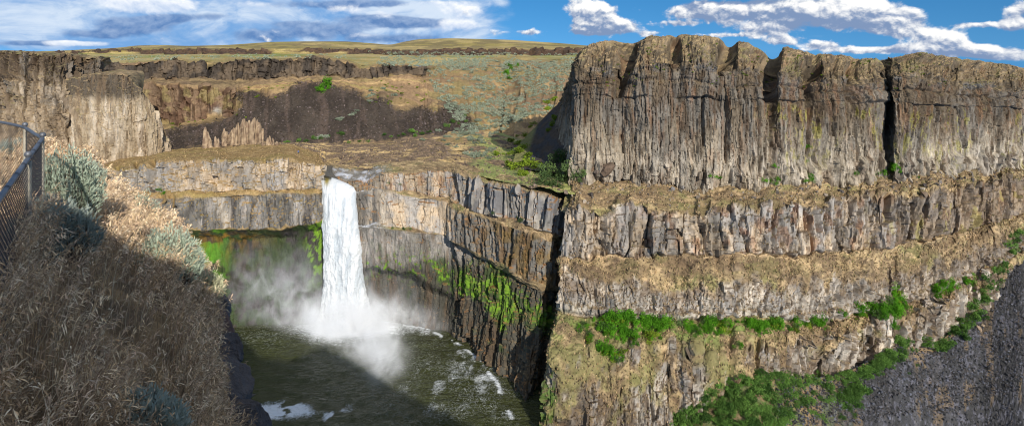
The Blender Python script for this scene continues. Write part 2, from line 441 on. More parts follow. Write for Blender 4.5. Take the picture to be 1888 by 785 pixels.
def low_disp(p):
    S, Z, R = p.S, p.Z, p.R
    n1 = fbm(S / 5, Z / 9, 61, 5, .6); n2 = fbm(S / 3.2, Z / 6, 62, 5, .62); n3 = fbm(S / 4.2, Z / 7, 63, 5, .62)
    wv = R + .05 * (fbm(S / 7, S * 0 + 2, 60, 4) - .5)
    L2 = ss(.86, 1.0, R + .9 * (n1 - .52)) * (1 - ss(1.97, 2.01, wv))
    L3 = ss(3.12, 3.42, R + 1.0 * (n2 - .5)) * (1 - ss(3.98, 4.03, wv))
    L4 = ss(4.95, 5.4, R + 2.2 * (n3 - .5) + .25 * ss(1380, 1450, p.PX) - .12)
    d2, t2 = crag(S, Z, 64, ((6.0, .55), (2.6, .9), (1.1, .8)), .75, 2.6, 1.25, .75, .35)
    d3, t3 = crag(S, Z, 67, ((5.0, .3), (1.6, .85), (.7, 1.0)), 1.2, 2.2, 1.2, .6, .35)
    d3l, t3l = crag(S, Z, 167, ((2.6, .8), (1.2, .8)), .8, 1.3, 1.2, .8, .35)
    d4, t4 = crag(S, Z, 70, ((6.0, .45), (2.2, .9), (.9, 1.0)), 1.3, 3.0, 1.3, .6, .35)
    lowr = ss(3.78, 3.88, wv + .1 * (n1 - .5))
    rdg = np.abs(2 * fbm(S / 2.0, Z / 5.5, 76, 4, .6) - 1)
    d = L2 * d2 + L3 * ((d3 - 1.6 * rdg) * (1 - lowr) + lowr * (d3l + .5)) + L4 * (d4 - 2.4 * np.abs(2 * fbm(S / 4.0, Z / 11, 77, 4, .6) - 1))
    g = 1 - np.clip(L2 + L3 + L4, 0, 1)
    d = d + g * (2.2 * (fbm(S / 6, p.V / 5, 72, 5, .62) - .5) + 1.0 * (fbm(S / 1.5, p.V / 1.3, 73, 3) - .5))
    d = d + 5.5 * (fbm(S / 22, R * .4, 74, 3) - .5) + 2.6 * (fbm(S / 8, R * .8, 78, 3) - .5)
    d = d - 1.2 * np.exp(-((wv - 2.0) / .02) ** 2) - 1.2 * np.exp(-((wv - 4.0) / .03) ** 2)
    for px, r0, r1, w, dep in [(1432,.9,2.05,5,3.5),(1345,4.3,6,6,2.0),(1395,4.6,6,6,2.5),(1655,4.9,6,7,3),(1238,1,2,4,2),(1318,1,2,5,2.2),(1545,1,2,4,2),(1610,1,2,5,1.5),(1110,1,2,4,1.5),(1705,1,2,4,2.),(1650,2.3,3.9,6,1.5)]:
        d = d - dep * np.exp(-((p.PX - px - 5 * (fbm(Z / 5, Z * 0, 75, 3) - .5)) / w) ** 2) * ss(r0 - .08, r0 + .08, R) * (1 - ss(r1 - .03, r1 + .03, R))
    p.aux.update(L2=L2, L3=L3, L4=L4, t2=t2, t3=t3, t4=t4, lowr=lowr)
    return d
def low_col(p):
    S, Z, R, PX = p.S, p.Z, p.R, p.PX; a = p.aux
    g = mixc(grass_col(p, 81), BRN, ss(.4, .62, fbm(S / 7, p.V / 5, 80, 4)) * .6)
    g = mixc(g, OLIVE * .85, ss(3.9, 4.2, R) * (1 - ss(1300, 1420, PX)) * ss(.3, .6, fbm(S / 6, p.V / 5, 96, 4)) * .6)
    k2 = mixc(TANG, TAN * 1.06, ss(.35, .65, fbm(S / 5, Z / 7, 82, 4)))
    k2 = mixc(k2, GREY, ss(.45, .65, fbm(S / 4, Z / 5, 181, 4)) * .55); k2 = mixc(k2, DARK, ss(.58, .7, fbm(S / 2.2, Z / 5, 182, 4)) * .6)
    k2 = mixc(k2, RUST, ss(.56, .7, fbm(S / 3.0, Z / 5, 83, 4)) * .5 * ss(1040, 1300, PX))
    k2 = mixc(k2, LICH, ss(.66, .72, fbm(S / 2.5, Z / 6, 84, 5)) * ss(1560, 1700, PX) * .5)
    k2 = mixc(k2, BRN, ss(1450, 1800, PX) * .6) * np.clip(1 + .5 * a['t2'], .55, 1.45)[..., None]
    k3 = mixc(TANG * 1.08, PALE, ss(.3, .7, fbm(S / 3, Z / 6, 85, 4)) * .75)
    k3 = mixc(k3, GREY, ss(.45, .65, fbm(S / 2, Z / 8, 86, 4)) * .5)
    k3 = mixc(k3, BRN, ss(.44, .6, fbm(S / 4, Z / 3, 87, 5)) * (1 - ss(3.4, 3.75, R)) * .65)
    k3 = mixc(k3, DBRN, ss(.56, .68, fbm(S / 1.6, Z / 4, 183, 4)) * .4)
    k3 = mixc(k3, BRN, ss(1450, 1750, PX) * .4) * np.clip(1 + .45 * a['t3'], .6, 1.4)[..., None]
    k4 = mixc(TANG, PALE, ss(.3, .7, fbm(S / 3, Z / 5, 88, 4)) * .5 + .35 * ss(1380, 1500, PX))
    k4 = mixc(k4, TWIG, ss(.44, .56, fbm(S / 2.4, Z / 6, 89, 5, .6)) * .8)
    k4 = mixc(k4, GREY, ss(.5, .65, fbm(S / 1.5, Z / 9, 90, 4)) * .4) * np.clip(1 + .4 * a['t4'], .6, 1.4)[..., None]
    k4 = mixc(k4, MOSS * .7, ss(.56, .64, fbm(S / 3, Z / 4, 94, 4)) * (1 - ss(1015, 1045, PX)) * .9)
    k4 = mixc(k4, WETR, (1 - ss(1020, 1050, PX)) * .35)
    nz = p.N[..., 2]
    c = g
    c = mixc(c, k2, a['L2']); c = mixc(c, k3, a['L3']); c = mixc(c, k4, a['L4'])
    veg = ss(.50, .72, nz + .3 * (fbm(S / 2.5, R * 9, 91, 4) - .5)) * np.clip(a['L2'] * .8 + a['L3'] + a['L4'], 0, 1)
    c = mixc(c, mixc(DRYB, TWIG, ss(.4, .6, fbm(S, R * 9, 92, 3))), veg * .8)
    c = mixc(c, STRAW, np.exp(-((R - 2.08) / .06) ** 2) * .7 * ss(.4, .6, fbm(S / 6, S * 0, 93, 3)))
    c = mixc(c, lin(104, 132, 56), ss(.44, .56, fbm(S / 5, R * 5, 95, 4)) * np.exp(-((R - 4.4) / .35) ** 2) * (1 - ss(1350, 1500, PX)) * .6)
    return c
low = patch('canyon_wall', LOW, [40, 72, 28, 64, 48, 96], .34, M_ROCK, low_disp, low_col, smooth_u=3, arcrow=3, rowj=[0, 2.2, 1.3, 2.4, 1.2, 2.6, 0], rowv=[0, 3.0, 2.0, 3, 2.0, 4, 1])
tag(low.obj, 'stepped canyon wall of three basalt bands with dry grass ledges under the butte', 'cliff', kind='structure')

# ---------- bench cliff left of the falls ----------
BEN = [
 [(-220,272,340),(-220,330,272),(-220,360,268),(-220,366,264),(-220,425,262),(-220,440,266),(-220,620,266)],
 [(100,286,310),(100,325,262),(100,358,258),(100,365,254),(100,425,252),(100,440,258),(100,620,256)],
 [(200,284,310),(200,318,258),(200,356,254),(200,363,251),(200,425,249),(200,440,250),(200,620,236)],
 [(310,273,312),(310,299,256),(310,354,253),(310,364,249),(310,426,247),(310,440,249),(310,620,236)],
 [(400,270,310),(400,297,255),(400,354,252),(400,361,248.5),(400,424,247),(400,440,250),(400,620,242)],
 [(450,268,308),(450,296,255),(450,354,251),(450,360,248),(450,424,246),(450,440,252),(450,620,250)],
 [(540,268,302),(540,296,254),(540,352,250),(540,358,248),(540,416,246),(540,434,253),(540,620,251)],
 [(576,275,292),(582,300,255),(587,350,251),(588,356,249),(589,405,247),(589,422,252),(589,620,250)],
 [(584,277,292),(590,300,259),(593,350,255),(594,356,254),(595,405,253),(596,422,256),(596,620,254)],
 [(590,279,293),(597,302,272),(599,350,266),(600,356,266),(601,405,266),(602,422,266),(602,620,264)],
]
def ben_disp(p):
    S, Z, R = p.S, p.Z, p.R
    w = R + .12 * (fbm(S / 6, S * 0, 101, 4) - .5)
    A = ss(.92, 1.02, w) * (1 - ss(1.96, 2.0, w)); B = ss(2.8, 3.1, w + .2 * (fbm(S / 3, S * 0, 99, 3) - .5)) * (1 - ss(3.97, 4.0, w)); C = ss(4.5, 5.0, R)
    a1, t1 = crag(S, Z, 102, ((5.5, .5), (2.4, .9), (1.0, .8)), .9, 1.7, 1.2, .7, .3)
    a2, t2 = crag(S, Z, 104, ((5.0, .35), (1.6, .8), (.7, .8)), .8, 3.5, 1.1, .5, .3)
    d = A * a1 + B * a2 + C * (2.4 * (fbm(S / 4, Z / 8, 106, 5, .62) - .5) + .5 * a2)
    g = 1 - np.clip(A + B + C, 0, 1)
    d = d + g * 1.2 * (fbm(S / 3, p.V / 3, 107, 5, .6) - .5) + 3.5 * (fbm(S / 20, R * .5, 108, 3) - .5)
    for px, r0, r1, wd, dep in [(281,.8,2,4,4),(318,2.5,4,4,5),(300,2.5,4,5,3),(250,.8,2,4,3),(388,.9,2,3,1.5),(487,.9,2,3,1.5),(216,.8,2,5,3),(190,.8,2,4,2)]:
        d = d - dep * np.exp(-((p.PX - px - 6 * (fbm(Z / 4, Z * 0, 109, 3) - .5)) / wd) ** 2) * ss(r0 - .05, r0 + .1, R) * (1 - ss(r1 - .03, r1 + .03, R))
    p.aux.update(A=A, B=B, C=C, h1=.5 + t1 * .6, h2=.5 + t2 * .6)
    return d
def ben_col(p):
    S, Z, R, PX = p.S, p.Z, p.R, p.PX; a = p.aux
    g = mixc(grass_col(p, 111), lin(158, 126, 72), np.full(S.shape, .5))
    k1 = mixc(TANG, TAN, ss(.35, .65, fbm(S / 5, Z / 6, 112, 4))); k1 = mixc(k1, GREY, ss(.5, .7, fbm(S / 6, Z / 4, 113, 4)) * .6 + .5 * (1 - ss(200, 330, PX)))
    k1 = k1 * (.7 + .6 * a['h1'])[..., None]
    k2 = mixc(GREY * .75, TANG, ss(.4, .65, fbm(S / 3, Z / 9, 114, 4)))
    k2 = mixc(k2, DARK, ss(.5, .66, fbm(S / 2, Z / 14, 115, 4)) * .7)
    k2 = mixc(k2, PALE, np.exp(-((PX - 405 - (p.PY - 380) * .3) / 9) ** 2) * .6)
    k2 = k2 * (.75 + .5 * a['h2'])[..., None]
    k3 = mixc(WETR, DARK, ss(.4, .6, fbm(S / 3, Z / 5, 116, 4)))
    k3 = mixc(k3, MOSSD, ss(.42, .6, fbm(S / 4, Z / 4, 117, 5)) * .7)
    mg = ss(.45, .55, fbm(S / 5, Z / 3.5, 118, 4) + .35 * np.exp(-((R - 5.15) / .12) ** 2) - .25 * ss(5.3, 5.7, R))
    k3 = mixc(k3, lin(86, 128, 40), mg * (ss(300, 340, PX) * (1 - ss(390, 440, PX))))
    k3 = mixc(k3, MOSS, ss(.46, .56, fbm(S / 2, Z / 3, 119, 5, .6)) * ss(555, 580, PX) * (1 - ss(5.3, 5.6, R)))
    k3 = mixc(k3, lin(128, 96, 40), np.exp(-((R - 4.75) / .35) ** 2) * ss(.35, .6, fbm(S / 2.5, R * 6, 120, 4)) * (1 - ss(430, 540, PX)))
    c = mixc(g, k1, a['A']); c = mixc(c, k2, a['B'])
    c = mixc(c, k3, ss(3.98, 4.1, R))
    veg = ss(.5, .65, p.N[..., 2] + .2 * (fbm(S / 2.5, R * 9, 121, 4) - .5)) * np.clip(a['A'] + a['B'], 0, 1)
    return mixc(c, g, veg)
bench = patch('bench_cliff', BEN, [40, 56, 10, 56, 14, 90], .36, M_ROCK, ben_disp, ben_col, smooth_u=1.5, arcrow=3, rowj=[0, 1.0, .8, .8, .8, .6, 0], rowv=[0, 1.5, 1, 1, 1, 1, 1])
tag(bench.obj, 'pale blocky cliff and grassy bench left of the waterfall', 'cliff', kind='structure')

# ---------- bowl wall right of the falls ----------
BOW = [
 [(600,302,292),(600,326,268),(600,352,266),(600,356,265),(602,420,264),(602,424,264),(604,505,264),(604,515,264),(604,620,262)],
 [(612,304,288),(608,326,262),(608,350,259),(608,356,258),(608,420,257),(608,424,257),(608,500,257),(608,510,258),(608,620,256)],
 [(655,308,280),(655,338,258),(654,352,256),(654,356,255),(655,420,254),(655,424,254),(656,495,254),(656,505,257),(656,620,255)],
 [(700,300,282),(692,324,257),(690,347,254),(690,350,253),(690,413,251),(690,418,250),(690,490,249),(690,498,255),(690,620,253)],
 [(760,296,280),(760,318,256),(760,355,253),(760,360,251),(760,424,249),(760,428,247),(760,505,246),(760,515,252),(760,620,250)],
 [(830,298,272),(832,316,254),(830,368,251),(828,374,249),(827,434,247),(827,440,246),(827,535,244),(824,552,247),(815,625,245)],
 [(842,300,268),(842,317,248),(840,378,245),(833,382,242),(832,442,240),(842,448,242),(842,545,240),(840,560,241),(832,630,241)],
 [(905,316,252),(900,336,237),(895,398,233),(890,403,230),(890,474,227),(897,482,230),(892,570,227),(889,580,227),(880,670,225)],
 [(965,332,238),(962,350,226),(960,412,221),(955,420,218),(950,506,216),(954,518,219),(946,612,214),(944,622,214),(928,720,208)],
 [(1018,345,232),(1016,366,221),(1010,430,217),(1007,440,215),(1000,525,211),(998,537,211),(984,650,204),(980,660,203),(962,800,190)],
 [(1080,352,240),(1060,385,230),(1050,445,226),(1046,450,225),(1040,530,221),(1038,540,221),(1030,650,214),(1028,660,214),(1012,800,204)],
]
def bow_disp(p):
    S, Z, R = p.S, p.Z, p.R; PX = p.PX
    w = R + .14 * (fbm(S / 5, S * 0, 131, 4) - .5)
    A = ss(.9, 1.02, w) * (1 - ss(1.96, 2.0, w)); B = ss(2.9, 3.1, w) * (1 - ss(3.97, 4.0, w)); C = ss(4.9, 5.1, w)
    right = ss(832, 842, PX)
    c1, tc = crag(S, Z, 132, ((6.0, .55), (2.8, 1.0), (1.1, .8)), .45, 3.5, 1.3, .75, .4)
    a1, t1 = crag(S, Z, 133, ((5, .4), (2.2, .8), (.9, .8)), .8, 2.0, 1.1, .6, .3)
    a2, t2 = crag(S, Z, 134, ((6, .3), (2.6, .6), (.9, .7)), 1.0, 2.4, 1.0, .5, .2)
    c2, t3 = crag(S, Z, 135, ((5, .4), (1.7, .9), (.8, .9)), .8, 4.0, 1.2, .6, .35)
    d = A * (right * c1 + (1 - right) * a1 * .8) + B * ((1 - right) * a2 * .7 + right * c2) + C * (1.3 * (fbm(S / 4, Z / 6, 136, 5, .6) - .5) + right * 1.2 * c2 + (1 - right) * .4 * c2)
    d = d + right * C * 2.2 * (fbm(S / 5, Z / 16, 142, 3) - .5)
    g = 1 - np.clip(A + B + C, 0, 1)
    d = d + g * (fbm(S / 3, R * 10, 137, 5, .6) - .5) + 2.5 * (fbm(S / 16, R * .5, 138, 3) - .5)
    d = d - 2.5 * np.exp(-((PX - 838 - 8 * (R - 1.5)) / 4) ** 2) * ss(.9, 1.05, R) * (1 - ss(1.9, 2, R))
    p.aux.update(A=A, B=B, C=C, tc=tc * right + t1 * (1 - right), t2=t2 * (1 - right) + t3 * right, right=right)
    return d
def bow_col(p):
    S, Z, R, PX = p.S, p.Z, p.R, p.PX; a = p.aux; PY = p.PY
    g = grass_col(p, 141)
    lip = 1 - ss(690, 730, PX)
    g = mixc(g, mixc(GREY, lin(190, 190, 192), ss(.45, .65, fbm(S / 2, R * 8, 140, 5))), lip * ss(.2, .5, R))
    kl = mixc(TAN, TANG, ss(.4, .6, fbm(S / 4, Z / 6, 143, 4))); kl = mixc(kl, RUST, ss(.55, .7, fbm(S / 2, Z / 6, 144, 4)) * .5)
    kl = mixc(kl, GREY * .7, lip * .8)
    kr = mixc(GREY, TANG, ss(.4, .6, fbm(S / 3, Z / 9, 145, 4))); kr = mixc(kr, lin(92, 94, 100), ss(.4, .6, fbm(S / 3, Z / 7, 160, 3)) * .6)
    k1 = mixc(kl, kr, a['right']) * np.clip(1 + .5 * a['tc'], .6, 1.4)[..., None]
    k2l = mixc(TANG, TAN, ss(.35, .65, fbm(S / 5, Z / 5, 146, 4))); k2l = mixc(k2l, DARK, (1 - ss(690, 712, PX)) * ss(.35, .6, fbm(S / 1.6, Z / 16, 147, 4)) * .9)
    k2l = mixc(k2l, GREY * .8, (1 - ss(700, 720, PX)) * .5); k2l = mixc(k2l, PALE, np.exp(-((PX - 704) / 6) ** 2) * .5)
    k2r = mixc(GREY * .85, BRN, ss(.45, .65, fbm(S / 3, Z / 5, 148, 4)))
    k2r = mixc(k2r, lin(120, 98, 60), ss(880, 930, PX) * ss(.35, .6, fbm(S / 2.5, Z / 4, 149, 4)) * .8)
    k2 = mixc(k2l, k2r, a['right']) * np.clip(1 + .45 * a['t2'], .6, 1.4)[..., None]
    k3 = mixc(GREY * .85, TANG, ss(.4, .65, fbm(S / 3, Z / 8, 150, 4)))
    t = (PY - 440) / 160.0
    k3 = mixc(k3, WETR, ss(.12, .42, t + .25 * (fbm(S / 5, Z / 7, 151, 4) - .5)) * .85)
    k3 = mixc(k3, lin(92, 74, 56), ss(.5, .7, fbm(S / 2, Z / 14, 152, 4)) * .6)
    band = np.exp(-((PY - (505 + (PX - 815) * .42)) / 34) ** 2) * ss(785, 815, PX) + .7 * np.exp(-((PX - 925) / 28) ** 2 - ((PY - 510) / 55) ** 2) + .8 * np.exp(-((PX - 925) / 16) ** 2 - ((PY - 590) / 30) ** 2)
    mo = ss(.44, .60, (.55 * fbm(S / 2.6, Z / 4.5, 153, 5, .65) + .45 * fbm(S / .8, Z / 1.6, 159, 4, .6)) * 1.15 + .36 * np.clip(band, 0, 1) - .36)
    k3 = mixc(k3, MOSSD, ss(.35, .5, fbm(S / 4, Z / 5, 155, 4) * .7 + .3 * band - .12) * .7)
    k3 = mixc(k3, mixc(MOSS, MOSSD * 1.3, ss(.4, .62, fbm(S / 1.1, Z / 1.1, 158, 4, .65))), mo * .9)
    k3 = mixc(k3, MOSS * .8, ss(.62, .7, fbm(S / 1.2, Z / 1.4, 154, 4)) * np.exp(-((PY - 490) / 22) ** 2) * (1 - ss(790, 830, PX)))
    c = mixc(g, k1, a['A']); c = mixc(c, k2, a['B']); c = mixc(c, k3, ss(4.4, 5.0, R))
    veg = ss(.48, .65, p.N[..., 2] + .2 * (fbm(S / 2.5, R * 9, 156, 4) - .5)) * np.clip(a['A'] + a['B'] + a['C'] * .6, 0, 1)
    c = mixc(c, mixc(DRYB, lin(150, 108, 66), ss(.4, .6, fbm(S / 2, R * 7, 157, 3))), veg * .85)
    return c
bowl = patch('bowl_wall', BOW, [26, 50, 10, 56, 10, 80, 8, 70], .34, M_ROCK, bow_disp, bow_col, smooth_u=1.2, arcrow=3, rowj=[0, .8, .8, .8, .8, .8, 1.0, .8, 0], rowv=[0, 1, 1, 1, 1, 1, 1, 1, 0])
tag(bowl.obj, 'mossy curving basalt wall of the plunge bowl right of the waterfall', 'cliff', kind='structure')

# ---------- columned cliff at far left and its buttress ----------
def lc(rim, mid, base):
    X = W(*rim); dr = max(0.0, rim[1] - 142)
    return [X + (np.array([X[0] * .15, 60, -.5]) if dr == 0 else np.array([-8, 14, -4 - .35 * dr])), X, W(*mid), W(*base), W(*base) + np.array([0, 1, -6])]
CLA = [lc((-260,88,300),(-260,180,292),(-260,292,287)), lc((-60,91,300),(-60,180,292),(-60,292,287)), lc((20,92,300),(20,180,292),(20,292,286)),
       lc((70,95,300),(70,180,291),(75,292,286)), lc((112,98,303),(118,180,294),(130,290,287)), lc((128,102,308),(140,180,302),(160,288,292)),
       lc((150,102,316),(160,180,312),(170,288,305)), lc((182,104,320),(188,180,316),(195,288,312)), lc((192,120,334),(198,180,334),(205,288,332))]
def cla_disp(p):
    S, Z, R = p.S, p.Z, p.R
    c1, t1 = crag(S, Z, 161, ((7, .5), (2.6, 1.15), (1.1, 1.1)), .9, 3.2, 1.4, .7, .45)
    f = ss(.97, 1.06, R)
    d = f * c1 + 4 * (fbm(S / 18, Z / 40, 164, 3) - .5) + 2.0 * (fbm(S / 6, Z / 10, 166, 3) - .5)
    for y, x0, x1, dep in [(146,-300,62,1.6),(176,-300,60,1.4)]:
        d = d - dep * np.exp(-((p.PY - y - 6 * (fbm(S / 8, S * 0, 165, 3) - .5)) / 3.5) ** 2) * (1 - ss(x1 - 6, x1 + 6, p.PX))
    p.aux.update(h=.5 + .6 * t1, f=f)
    return d
def cla_col(p):
    S, Z, R = p.S, p.Z, p.R
    v = fbm(S / 3, Z / 14, 171, 4)
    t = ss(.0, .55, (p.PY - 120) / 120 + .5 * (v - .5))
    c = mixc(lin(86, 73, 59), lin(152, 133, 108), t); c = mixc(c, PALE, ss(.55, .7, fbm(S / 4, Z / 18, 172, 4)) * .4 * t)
    c = mixc(c, DBRN, ss(.52, .68, fbm(S / 2.4, Z / 12, 173, 4)) * .6); c = mixc(c, GREY, ss(.58, .7, fbm(S / 6, Z / 8, 174, 4)) * .4)
    c = c * (.82 + .36 * p.aux['h'])[..., None]
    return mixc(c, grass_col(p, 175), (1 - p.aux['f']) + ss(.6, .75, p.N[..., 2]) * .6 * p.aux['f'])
cliffa = patch('column_cliff', CLA, [10, 90, 110, 4], .4, M_ROCK, cla_disp, cla_col, smooth_u=2, world=True, arcrow=2, rowj=[0, .8, 1, 0, 0], rowv=[0, 2, 2, 1.5, 1])
tag(cliffa.obj, 'brown capped basalt column cliff behind the fence corner', 'cliff', kind='structure')
CLB = [lc((112,150,304),(118,220,297),(124,290,292)), lc((140,142,299),(140,210,292),(150,289,286)), lc((190,132,296),(188,205,289),(190,288,285)), lc((234,138,296),(232,205,288),(230,287,284)),
       lc((256,158,297),(258,215,290),(262,285,286)), lc((278,190,299),(284,230,295),(290,281,290)), lc((298,228,304),(302,250,301),(306,279,297)), lc((306,250,312),(309,262,310),(312,277,308)), lc((308,258,330),(311,266,330),(314,274,330))]
def clb_disp(p):
    S, Z, R = p.S, p.Z, p.R
    c1, t1 = crag(S, Z, 181, ((6, .3), (1.9, .85), (.9, .8)), .8, 4.5, 1.1, .5, .35)
    f = ss(.97, 1.06, R)
    p.aux.update(h=.5 + .6 * t1, f=f)
    d = f * c1 + 2.5 * (fbm(S / 14, Z / 40, 184, 3) - .5)
    return d - 3 * np.exp(-((p.PX - 250) / 7) ** 2 - ((p.PY - 270) / 9) ** 2)
def clb_col(p):
    S, Z, R = p.S, p.Z, p.R
    v = fbm(S / 3, Z / 14, 191, 4)
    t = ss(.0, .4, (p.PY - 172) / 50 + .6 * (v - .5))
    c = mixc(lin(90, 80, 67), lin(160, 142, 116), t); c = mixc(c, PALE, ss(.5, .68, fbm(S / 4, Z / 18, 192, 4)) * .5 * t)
    c = mixc(c, BRN, ss(.55, .7, fbm(S / 2.0, Z / 14, 193, 4)) * .6)
    c = c * (.85 + .3 * p.aux['h'])[..., None]
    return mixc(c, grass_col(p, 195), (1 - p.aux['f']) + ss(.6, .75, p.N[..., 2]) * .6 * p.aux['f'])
cliffb = patch('buttress_cliff', CLB, [8, 64, 80, 4], .36, M_ROCK, clb_disp, clb_col, smooth_u=2.0, world=True, arcrow=2, rowj=[0, .8, 1, 0, 0], rowv=[0, 1, 1, 1, 1])
tag(cliffb.obj, 'pale rounded basalt buttress on the bench behind the spires', 'cliff', kind='structure')

# ---------- far cliffs, dark scree and the sagebrush hillside ----------
FAR = [
 [(-150,112,470),(-150,120,430),(-150,150,425),(-150,160,415),(-150,240,400),(-150,270,345)],
 [(150,114,470),(150,119,430),(150,150,425),(150,160,415),(150,240,400),(150,270,345)],
 [(222,116,470),(222,118,430),(222,148,425),(222,158,414),(222,235,400),(222,270,345)],
 [(270,111,470),(270,113,428),(270,148,424),(270,158,411),(270,229,399),(270,270,345)],
 [(325,104,470),(325,106,426),(330,148,422),(335,160,409),(335,222,398),(330,268,345)],
 [(375,112,470),(375,114,436),(375,146,432),(375,158,412),(375,215,402),(375,267,345)],
 [(425,106,480),(425,108,440),(425,148,436),(428,166,420),(433,204,410),(430,266,345)],
 [(452,106,480),(452,108,444),(450,150,440),(448,162,432),(446,172,428),(450,265,345)],
 [(520,107,480),(520,108,448),(520,144,444),(520,152,440),(520,158,436),(520,264,345)],
 [(600,106,490),(600,108,451),(600,141,447),(600,148,442),(600,156,436),(600,264,345)],
 [(652,114,490),(652,117,454),(648,144,451),(648,150,446),(650,164,434),(650,263,346)],
 [(668,120,500),(666,132,462),(664,148,456),(664,156,448),(664,170,434),(664,262,347)],
 [(710,114,510),(710,119,460),(710,138,457),(710,150,450),(710,184,428),(712,260,350)],
 [(775,120,520),(775,126,466),(775,138,463),(770,156,452),(775,196,424),(780,252,356)],
 [(800,116,640),(800,124,540),(800,140,510),(800,160,470),(800,196,424),(805,250,357)],
 [(850,112,700),(850,118,600),(850,140,540),(850,168,490),(850,205,425),(860,250,355)],
 [(950,108,720),(950,113,640),(950,140,560),(950,178,470),(945,222,390),(945,268,335)],
 [(1040,108,720),(1040,116,620),(1040,142,540),(1035,180,450),(1020,222,375),(1000,280,318)],
 [(1130,108,720),(1120,118,620),(1110,150,520),(1100,190,430),(1090,225,370),(1080,290,310)],
]
SCREE_POLY = [(290,246),(316,238),(340,231),(375,224),(425,212),(444,196),(437,168),(470,166),(500,178),(540,156),(600,152),(655,166),(672,184),(700,178),(722,188),(736,204),(775,198),(800,206),(828,186),(850,200),(882,236),(860,246),(780,256),(700,262),(560,268),(300,275)]
for c_ in FAR:
    px_, py_, Y_ = c_[-1]; z_ = (YH - py_) / F * Y_ - 2.0; Y2 = Y_ - 55; c_.append((px_, YH - z_ / Y2 * F, Y2))
def far_disp(p):
    S, Z, R, PX, PY = p.S, p.Z, p.R, p.PX, p.PY
    hill = ss(778, 800, PX)
    w = R + .10 * (fbm(S / 12, S * 0, 201, 4) - .5)
    D = ss(.97, 1.05, w) * (1 - ss(1.95, 2.05, w)) * (1 - hill)
    Bd = ss(2.9, 3.05, w) * (1 - ss(3.95, 4.05, w)) * (1 - ss(432, 446, PX))
    c1, t1 = crag(S, Z, 202, ((9, .5), (4, .9), (1.7, .7)), .8, 2.0, 1.2, .6, .3); h = .5 + .6 * t1
    d = D * c1 + Bd * 1.2 * c1 + Bd * 3 * (fbm(S / 9, Z / 5, 209, 4) - .5)
    jx = 9 * (fbm(S / 10, R * 6, 204, 4) - .5); jy = 7 * (fbm(S / 10, R * 6, 205, 4) - .5)
    scr = 0.0
    for q_ in range(6):
        fx_ = 34 * (vnoise(S / 1.6, R * 40, 700 + q_) - .5); fy_ = 16 * (vnoise(S / 1.6, R * 40, 720 + q_) - .5)
        scr = scr + inpoly(PX + jx * 1.6 + fx_ * .6, PY + jy * 1.4 + fy_ * .9, SCREE_POLY).astype(float) / 6
    scr = np.maximum(scr, inpoly(PX + jx * 2, PY + jy * 2, [(690,170),(720,168),(740,176),(700,200),(680,196)]).astype(float) * .6)
    g = 1 - np.clip(D + Bd, 0, 1)
    d = d + g * (1.2 * (fbm(S / 4, R * 14, 206, 5, .6) - .5)) + (5 + 5 * hill) * (fbm(S / 40, R * 1.5, 207, 4) - .5)
    d = d - hill * 6 * np.exp(-((PX - (935 - (PY - 130) * .15)) / 22) ** 2) * ss(120, 150, PY)
    p.aux.update(D=D, Bd=Bd, scr=scr, h=h, hill=hill)
    return d
def far_col(p):
    S, Z, R, PX, PY = p.S, p.Z, p.R, p.PX, p.PY; a = p.aux
    g = mixc(lin(146, 122, 84), lin(180, 150, 106), ss(.35, .65, fbm(S / 14, R * 6, 211, 5)))
    g = mixc(g, lin(138, 112, 86), ss(.42, .62, fbm(S / 18, R * 5, 212, 5)) * .8)
    g = mixc(g, lin(140, 130, 78), ss(.5, .66, fbm(S / 22, R * 4, 213, 4)) * .5)
    g = mixc(g, lin(160, 150, 92), (1 - ss(.4, 1.0, R)) * .4)
    dk = mixc(lin(104, 90, 74), lin(74, 66, 58), ss(.4, .6, fbm(S / 6, Z / 6, 214, 4)))
    rb = mixc(lin(126, 104, 82), lin(98, 76, 60), ss(.4, .62, fbm(S / 5, Z / 7, 215, 4)))
    rb = mixc(rb, lin(150, 136, 88), ss(.55, .7, fbm(S / 5, Z / 4, 216, 4)) * .5)
    rb = mixc(rb, lin(160, 158, 156), .7 * np.exp(-((PX - 400) / 9) ** 2 - ((PY - 205) / 7) ** 2))
    tl = mixc(TAL, lin(66, 57, 49), ss(.4, .6, fbm(S / 16, R * 3, 217, 4)))
    tl = mixc(tl, lin(110, 92, 80), ss(.56, .7, fbm(S / 3.5, R * 2, 218, 4)) * .5)
    tl = tl * (.85 + .3 * _h(np.floor(S / .9), np.floor(R * 60), 219))[..., None]
    c = mixc(g, dk * (.8 + .4 * a['h'])[..., None], a['D'])
    c = mixc(c, rb * (.8 + .4 * a['h'])[..., None], a['Bd'])
    c = mixc(c, mixc(lin(100, 84, 67), lin(136, 115, 86), ss(.4, .6, fbm(S / 5, R * 9, 220, 4))), ((R > 1.95) & (R < 3)).astype(float) * (1 - a['hill']) * (1 - ss(640, 690, PX)) * .8)
    c = mixc(c, tl, a['scr'])
    return c
far = patch('far_hillside', FAR, [12, 36, 12, 44, 100, 8], .8, M_SOIL, far_disp, far_col, smooth_u=4, arcrow=3, rowj=[0, 1.2, 1.5, 1.5, 2, 0, 0])
tag(far.obj, 'far valley side with dark basalt rims, black scree and sagebrush slopes', 'hillside', kind='structure')

